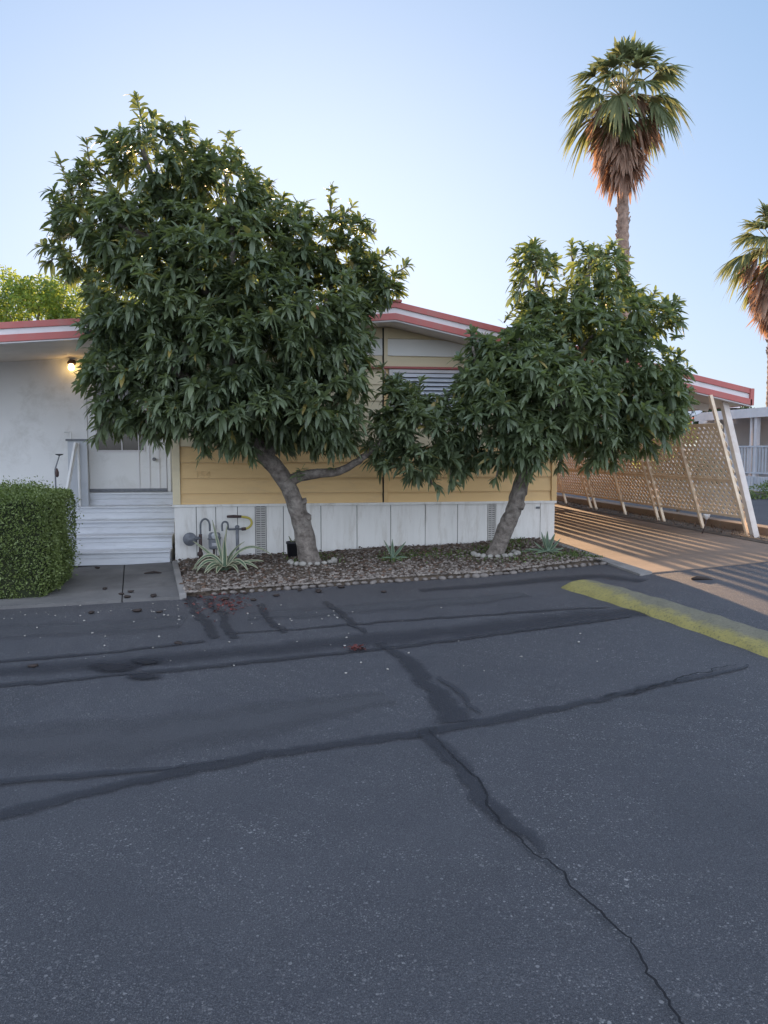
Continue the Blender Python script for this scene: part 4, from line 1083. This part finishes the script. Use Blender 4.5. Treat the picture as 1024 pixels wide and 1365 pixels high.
limb(mb,trunk_pts([(708,590,-.12),(670,560,-.4),(640,510,-.5),(631,462,-.64)],d2),.05,.012)
limb(mb,trunk_pts([(708,590,-.12),(698,520,-.4),(691,450,-.6)],d2),.04,.012)
limb(mb,trunk_pts([(708,590,-.12),(800,570,-.25),(860,550,-.25),(906,520,-.3)],d2),.04,.012)
limb(mb,trunk_pts([(708,590,-.12),(740,540,-.2),(770,470,-.15),(845,395,-.05)],d2),.04,.012)
limb(mb,trunk_pts([(708,590,-.12),(770,520,-.2),(830,480,-.1),(865,430,0)],d2),.06,.015)
limb(mb,trunk_pts([(708,590,-.12),(750,450,-.2),(780,380,-.1),(790,330,-.1)],d2),.06,.012)
limb(mb,trunk_pts([(708,590,-.12),(720,430,-.25),(713,360,-.2)],d2),.04,.012)
mb.add(smb.v,smb.f); mb.build('branches',m_bark,t2,True)

# --- generic leafy tree / shrub
def leafy(name,label,cat,base,blobs,D,mat,n_per,L,trunk_r,group=None,extra=None):
    r=thing(name,label,cat,base,group); W=blobs_to_world(blobs,D); parts=[]
    for (c,rx,ry,rz) in W:
        n=int(n_per*(rx*ry+rx*rz+ry*rz)); d=unit(rng.normal(size=(n,3))); q=rng.uniform(.45,1.0,n)**.7*(1+.16*np.sin(d[:,0]*6+c[0])*np.sin(d[:,2]*7)*np.sin(d[:,1]*5))
        p=c+Rn*(d[:,0]*q*rx)[:,None]+Fn*(d[:,1]*q*rz)[:,None]+Zn*(d[:,2]*q*ry)[:,None]
        D_=unit(d*.6+rng.normal(0,.6,(n,3))); Ls=L*rng.uniform(.6,1.2,n)
        clump=.5+.5*np.sin(p[:,0]*2.7)*np.sin(p[:,2]*3.1+p[:,1]*2)
        parts.append(leaves(p,D_,Ls,Ls*.5,rng.uniform(0,.5,n),rng.uniform(-1.2,1.2,n),.2,np.clip(clump*.5+rng.random(n)*.5,0,1),np.array([0,.5,1.]),np.array([.3,1.,0])))
    mesh_np('crown' if trunk_r>.05 else 'foliage',parts,mat,r)
    mb=MB(); b=Vector(base); c0=Vector(W[0][0])
    mb.tube([b-Vector((0,0,.1)),b.lerp(c0,.5)+Vector((.1,0,0)),c0],[trunk_r*1.2,trunk_r,trunk_r*.5],10)
    for (c,rx,ry,rz) in W[1:]: mb.tube([c0.lerp(b,.3),Vector(c)],[trunk_r*.5,trunk_r*.2],7)
    mb.build('trunk' if trunk_r>.05 else 'stems',m_bark,r,True)
    return r
D=23.0; bx=at_d(40,600,D)
leafy('background_tree','sunlit yellow-green tree rising behind the left end of the roof','tree',(bx.x,bx.y,.0),
   [(40,425,62,50,0,1.4),(5,400,36,42,0,1.0),(-60,420,60,60,0,1.4),(85,400,26,34,0,.8),(55,392,30,26,.3,.8),(100,440,34,30,0,.9)],D,m_bgleaf,900,.13,.14)
D=21.0; bx=at_d(250,600,D)
leafy('background_tree','leafy tree hidden behind the roof and glimpsed through the big crown','tree',(bx.x,bx.y,.0),
   [(230,360,70,45,0,1.2),(160,380,50,40,0,1.0),(330,400,60,40,.2,1.)],D,m_bgleaf,500,.13,.14)
# dark far trees at right
D=42.0; bx=at_d(950,600,D)
leafy('far_tree','dark green tree mass between carport roof and the neighbouring roof','tree',(bx.x,bx.y,.3),
   [(945,560,45,24,0,2.),(905,560,35,30,0,2.),(985,556,22,14,0,1.4),(860,570,50,34,0,2.)],D,m_dkleaf,520,.22,.2)
# hibiscus just beyond the fence
D=14.2; bx=at_d(905,640,D)
hb=leafy('flowering_shrub','yellow-green shrub with red flowers showing above the lattice fence','shrub',(bx.x,bx.y,.36),
   [(900,572,22,22,0,.35),(880,590,28,26,0,.4),(915,578,14,14,0,.25),(860,600,26,24,0,.4)],D,m_bgleaf,1500,.075,.03)
fpts=np.array([at_d(random.uniform(895,925),random.uniform(556,574),D-.25) for i in range(26)]); ax=unit(rng.normal(0,.5,(26,3))+np.array([0,-.8,.3]))
mesh_np('flowers',[rosettes(fpts,ax,5,.035,(.5,1.1),.1,wr=.8)],m_flower,hb)
D=15.5; bx=at_d(925,680,D)
leafy('dark_shrub','dark green shrub seen only through the fence lattice','shrub',(bx.x,bx.y,.36),
   [(930,622,28,25,0,.5),(892,622,28,24,1.2,.5),(858,622,28,22,2.6,.5),(950,628,18,20,-.4,.4)],D,m_dkleaf,1300,.07,.03)
fh_=thing('shade_caster_home','low pale mobile home added behind the trees to shade the neighbour drive','mobile home',(10.6,30,.36))  # added as a shadow caster for the neighbour drive, hidden by the trees
MB().box(7.35,14.0,27,35,.3,3.0).build('wall',m_nwall,fh_)
MB().hexa([(7.0,26.6,3.003),(14.2,26.6,3.003),(14.2,35.4,3.003),(7.0,35.4,3.003),(7.0,26.6,3.15),(14.2,26.6,3.15),(14.2,35.4,3.15),(7.0,35.4,3.15)]).build('roof',m_roof,fh_)
MB().box(9.0,10.4,26.97,26.998,1.4,2.4).build('window',m_gdark,fh_)
D=18.5; bx=at_d(1020,662,D)
leafy('low_shrub','low green shrub at the neighbour porch foot on the right edge','shrub',(bx.x,bx.y,.36),
   [(1012,655,16,10,0,.4),(1032,652,18,12,0,.5),(998,660,10,6,0,.3)],D,m_hedge,1700,.06,.02)

# --- palms
def palm(name,label,bx,by,topz,basez,r0,r1,lean,nfr,ndead,R,seed,skirt=1.0):
    random.seed(seed)
    root=thing(name,label,'palm tree',(bx,by,basez))
    top=Vector((bx+lean,by,topz)); pts=[];rr=[]
    n=90
    for i in range(n+1):
        t=i/n; pts.append(Vector((bx+lean*t*t+.05*math.sin(t*5),by,basez-.1+(topz-basez+.1)*t))); rr.append((r0+(r1-r0)*t)*(1+(.08 if i%2 else -.04)))
    mb=MB(); mb.tube(pts,rr,14,True,.10)
    # old boots along the upper trunk
    for i in range(150):
        t=1-random.random()**1.3*.45; a=random.random()*6.28; k=min(n,int(t*n)); p=pts[k]; r=rr[k]
        q=p+Vector((math.cos(a)*r,math.sin(a)*r,0)); mb.bar(q-Vector((0,0,.05)),q+Vector((math.cos(a)*.06,math.sin(a)*.06,.09)),.06,.03)
    mb.build('trunk',m_pbark,root,False)
    pet=MB(); G_=[];Dd=[];
    def fan(c,ax,Rr,nseg,dr,mode,out):
        ax=ax.normalized(); s=ax.cross(Vector((0,0,1)))
        if s.length<.1: s=Vector((1,0,0))
        s.normalize(); nrm=s.cross(ax)
        th=np.linspace(-1.2,1.2,nseg)+rng.normal(0,.03,nseg)
        axn=np.array(ax);sn=np.array(s);nn=np.array(nrm)
        cup=.25
        D=unit(axn*np.cos(th)[:,None]+sn*np.sin(th)[:,None]*(.8 if mode=='g' else .35)+nn*(cup*np.abs(np.sin(th)))[:,None])
        Ls=Rr*(.62+.38*np.cos(th*.8))*rng.uniform(.85,1.1,nseg)
        P=np.tile(np.array(c),(nseg,1))
        b=rng.random()
        out.append(leaves(P,D,Ls,np.full(nseg,Rr*.105),np.full(nseg,dr)*rng.uniform(.6,1.5,nseg),rng.normal(0,.3,nseg),.3,np.clip(b*.6+rng.random(nseg)*.4,0,1),np.array([0,.3,.6,.85,1.]),np.array([.25,.8,1.,.45,.0])))
    for i in range(nfr):
        a=i*2.399+random.uniform(-.2,.2); u=i/nfr; el=1.5-1.9*u**1.0+random.uniform(-.12,.12)
        ax=Vector((math.cos(a)*math.cos(el),math.sin(a)*math.cos(el),math.sin(el)))
        Lp=R*random.uniform(.50,.65); c=top+ax*Lp-Vector((0,0,.10*R*(1-math.sin(max(el,0)))))
        pet.tube([top+ax*.05,top+ax*Lp*.5+Vector((0,0,.02)),c],[.035,.025,.015],6)
        fan(c,(ax+Vector((0,0,-.25-.1*u))).normalized() if el<1.1 else ax,R*random.uniform(.46,.58),26,.35+.5*u,'g',G_)
    for i in range(ndead):
        a=i*2.399+random.uniform(-.3,.3); u=i/ndead; el=-.15-1.25*u+random.uniform(-.1,.1)
        ax=Vector((math.cos(a)*math.cos(el),math.sin(a)*math.cos(el),math.sin(el)))
        z=-u*skirt*R*.95
        s_=top+Vector((0,0,z)); Lp=R*random.uniform(.28,.48)*(1-.35*u); c=s_+ax*Lp
        pet.tube([s_,s_+ax*Lp*.5,c],[.03,.025,.015],6)
        fan(c,(ax*.5+Vector((0,0,-1))).normalized(),R*random.uniform(.42,.62),18,.15,'d',G_ if (u<.35 and random.random()<.35) else Dd)
    pet.build('petioles',m_grass if False else M('palm_petiole',(.30,.30,.12),(.34,.24,.12),6,.6),root,True)
    mesh_np('crown',G_,m_palm,root); mesh_np('dead_fronds',Dd,m_pdead,root)
    return root
Dp=28.0; a=at_d(826,640,Dp); tpn=at_d(831,132,Dp); nb=at_d(826,320,Dp)
palm('palm_tree','tall fan palm with shaggy brown skirt rising above the smaller tree',a.x,a.y,tpn.z,.3,.22,.18,tpn.x-a.x,32,60,2.12,3,.86)
Dp=33.0; a=at_d(1024,640,Dp); tpn=at_d(1034,332,Dp)
palm('palm_tree','shorter fan palm cut off by the right edge of the view',a.x,a.y,tpn.z,.3,.24,.2,tpn.x-a.x,30,48,2.15,11,1.0)

# ------------------------------------------------------------------ neighbour's house
nh=thing('neighbour_house','white single-storey house with porch posts and railing beyond the lattice fence','house',(17,22,.36))
nz=.36; NX=14.3
q0=at_x(1024,543,NX); q1=at_x(927,553,NX); ZR=q0.z
print('neigh',q0,q1)
mb=MB().box(16.4,26,12,27,nz,ZR-.1); mb.build('wall',m_nwall,nh)
sl=MB()
z=nz+.2
while z<ZR-.3: sl.box(16.385,16.3995,12,27,z,z+.17); z+=.19
sl.build('siding',m_nwall,nh)
mb=MB().hexa([(NX,14,ZR-.12),(27,14,ZR+.15),(27,q1.y,ZR+.15),(NX,q1.y,ZR-.12),(NX,14,ZR-.02),(27,14,ZR+.35),(27,q1.y,ZR+.35),(NX,q1.y,ZR-.02)])
mb.build('roof',m_fwhite,nh)
MB().box(NX-.04,NX-.002,14,q1.y,ZR-.26,ZR+.01).build('fascia_board',m_fwhite,nh)
MB().box(NX-.1,NX+2.09,13,26,nz-.1,nz+.42).build('porch_deck',m_tin,nh)
for px,w in ((1001,.06),(1008.5,.12),(1040,.12),(968,.1)):
    y=at_x(px,600,NX+.1).y; MB().box(NX+.1-w/2,NX+.1+w/2,y-w/2,y+w/2,nz+.42,ZR-.12).build('porch_post',m_fwhite,nh)
rt=at_x(1005,594,NX+.05).z
rm=M('rail_paint',(.55,.58,.62),(.48,.5,.54),4,.5)
MB().box(NX+.02,NX+.08,15,26,rt-.05,rt).box(NX+.02,NX+.08,15,26,nz+.5,nz+.54).build('porch_rail',rm,nh)
bl=MB(); y=15.05
while y<26: bl.box(NX+.03,NX+.07,y,y+.05,nz+.54,rt-.05); y+=.14
bl.build('balusters',rm,nh)
# lower lattice-like porch front
bl=MB(); y=13.05
while y<25.9: bl.box(NX-.13,NX-.101,y,y+.12,nz-.05,nz+.40); y+=.15
bl.build('deck_skirting',rm,nh)
p=at_x(986,574,16.35); MB().tube([(16.36,p.y,p.z-.12),(16.36,p.y+.06,p.z-.05),(16.36,p.y-.05,p.z+.03),(16.36,p.y+.03,p.z+.12)],[.03,.05,.035,.02],7).tube([(16.36,p.y-.1,p.z-.12),(16.36,p.y+.1,p.z-.12)],.03,6).build('wall_ornament',m_black,nh,True)
p=at_x(970,560,16.0); pp=at_d(977,546,25.0)
MB().lathe((pp.x,pp.y,pp.z-.45),[(.17,0),(.17,.42),(.1,.425)],12).build('roof_vent',m_fwhite,nh)
MB().lathe((pp.x,pp.y,pp.z+.0),[(.16,0),(.16,.04)],12).lathe((pp.x,pp.y,pp.z+.11),[(.1,0),(.1,.02)],12).build('vent_gap',m_dark,nh)
MB().lathe((pp.x,pp.y,pp.z+.05),[(.21,0),(.22,.03),(.18,.07)],12).lathe((pp.x,pp.y,pp.z+.14),[(.2,0),(.21,.03),(.12,.07)],12).build('vent_cap',m_fwhite,nh)
q=at_d(945,566,24); MB().box(NX+.3,16.4,q1.y-.3,q1.y-.2,nz,ZR-.12).build('end_wall',m_nwall,nh)
# satellite dish
dc=at_d(918,545,24.5); ds=thing('satellite_dish','grey satellite dish on an angled arm behind the carport opening','satellite dish',(dc.x,dc.y,ZR))
mb=MB(); prof=[]
N0=18
nrm=Vector((-.25,-.85,.35)).normalized(); u=nrm.cross(Vector((0,0,1))).normalized(); w=u.cross(nrm)
mb.v.append(tuple(dc-nrm*.0))
for r in range(1,6):
    for k in range(N0):
        a=2*math.pi*k/N0; rr_=.40*r/5; mb.v.append(tuple(dc+u*rr_*math.cos(a)*1.1+w*rr_*math.sin(a)*.75+nrm*.25*rr_*rr_/.16*.16*2))
mb.f=[(0,1+k,1+(k+1)%N0) for k in range(N0)]+[(1+r*N0+k,1+(r+1)*N0+k,1+(r+1)*N0+(k+1)%N0,1+r*N0+(k+1)%N0) for r in range(4) for k in range(N0)]
o=mb.build('dish',m_tin,ds,True); s_=o.modifiers.new('solid','SOLIDIFY'); s_.thickness=.02
pb_=at_d(923,558,24.5)
MB().tube([dc+Vector((0,.03,0)),at_d(920,551,24.5)+Vector((0,.05,0)),pb_,pb_-Vector((0,0,.6))],.03,8).build('mast',m_tin,ds,True)
MB().tube([dc-w*.28,dc+nrm*.4-w*.3],.012,6).lathe(dc+nrm*.42-w*.3-Vector((0,0,.04)),[(.03,0),(.04,.03),(.03,.08)],8).build('feed_arm',m_grey,ds,True)

# ------------------------------------------------------------------ light
AZ = rad(1.5); EL = rad(9.5)
SKY_TINT = (.95,1.27,1.62); SKY_CAP = (3.1,3.6,4.9); BACK_FILL = (3.75,3.75,4.05)
w = bpy.data.worlds.new('World'); sc.world = w; w.use_nodes = True; nt = w.node_tree; bg = nt.nodes['Background']
sky = nt.nodes.new('ShaderNodeTexSky'); sky.sky_type = 'NISHITA'; sky.sun_disc = False; sky.sun_elevation = EL; sky.sun_rotation = AZ
sky.altitude = 200; sky.air_density = 1.0; sky.dust_density = 1.3; sky.ozone_density = 1.6
# the sky's strong glow round the low sun rolls off softly; an added glow on the far side fills the shaded house front
def wn_(t, **k):
    n = nt.nodes.new(t)
    for a_,v in k.items(): setattr(n,a_,v)
    return n
def wmath(op,a_,b_=0.0):
    n = wn_('ShaderNodeMath', operation=op)
    for i,v in enumerate((a_,b_)):
        if isinstance(v,(int,float)): n.inputs[i].default_value = v
        else: nt.links.new(v, n.inputs[i])
    return n.outputs[0]
def wvec(op, a_, b_):
    n = wn_('ShaderNodeVectorMath', operation=op)
    for i,v in enumerate((a_,b_)):
        if isinstance(v,tuple): n.inputs[i].default_value = v
        else: nt.links.new(v, n.inputs[i])
    return n.outputs[0]
tint = wvec('MULTIPLY', sky.outputs[0], SKY_TINT)
vs_o = wvec('DIVIDE', tint, wvec('ADD', (1,1,1), wvec('DIVIDE', tint, SKY_CAP)))
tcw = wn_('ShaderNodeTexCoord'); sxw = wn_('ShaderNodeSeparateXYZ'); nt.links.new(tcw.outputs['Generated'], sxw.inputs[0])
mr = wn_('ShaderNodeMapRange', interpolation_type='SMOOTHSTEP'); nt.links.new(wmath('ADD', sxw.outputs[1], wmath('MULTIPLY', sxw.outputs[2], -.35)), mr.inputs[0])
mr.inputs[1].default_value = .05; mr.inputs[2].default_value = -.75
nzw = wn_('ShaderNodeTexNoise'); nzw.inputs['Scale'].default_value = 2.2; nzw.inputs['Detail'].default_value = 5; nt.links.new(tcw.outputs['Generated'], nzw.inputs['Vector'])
fill_k = wmath('MULTIPLY', mr.outputs[0], wmath('ADD', nzw.outputs['Fac'], .55))
cs = wn_('ShaderNodeVectorMath', operation='SCALE'); cs.inputs[0].default_value = BACK_FILL; nt.links.new(fill_k, cs.inputs['Scale'])
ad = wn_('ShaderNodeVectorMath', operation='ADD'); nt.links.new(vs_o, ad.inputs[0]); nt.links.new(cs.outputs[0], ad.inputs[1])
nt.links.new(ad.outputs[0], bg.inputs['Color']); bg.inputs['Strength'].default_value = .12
sd_ = bpy.data.lights.new('sun','SUN'); sd_.energy = 5.0; sd_.angle = rad(.5); sd_.color = (1,.66,.38)
so = bpy.data.objects.new('sun', sd_); C.objects.link(so)
sv = Vector((math.sin(AZ)*math.cos(EL), math.cos(AZ)*math.cos(EL), math.sin(EL)))
so.rotation_euler = sv.to_track_quat('Z','Y').to_euler(); so.location = sv*60
sc.view_settings.view_transform = 'Standard'; sc.view_settings.look = 'None'; sc.view_settings.gamma = 1
sc.view_settings.exposure = 1.47; sc.view_settings.use_curve_mapping = False
sc.cycles.use_denoising = True
try: sc.cycles.denoiser = 'OPENIMAGEDENOISE'
except Exception: pass
sc.cycles.max_bounces = 8; sc.cycles.transparent_max_bounces = 16; sc.cycles.diffuse_bounces = 5
sc.cycles.sample_clamp_indirect = 6
sc.render.resolution_x = 768; sc.render.resolution_y = 1024
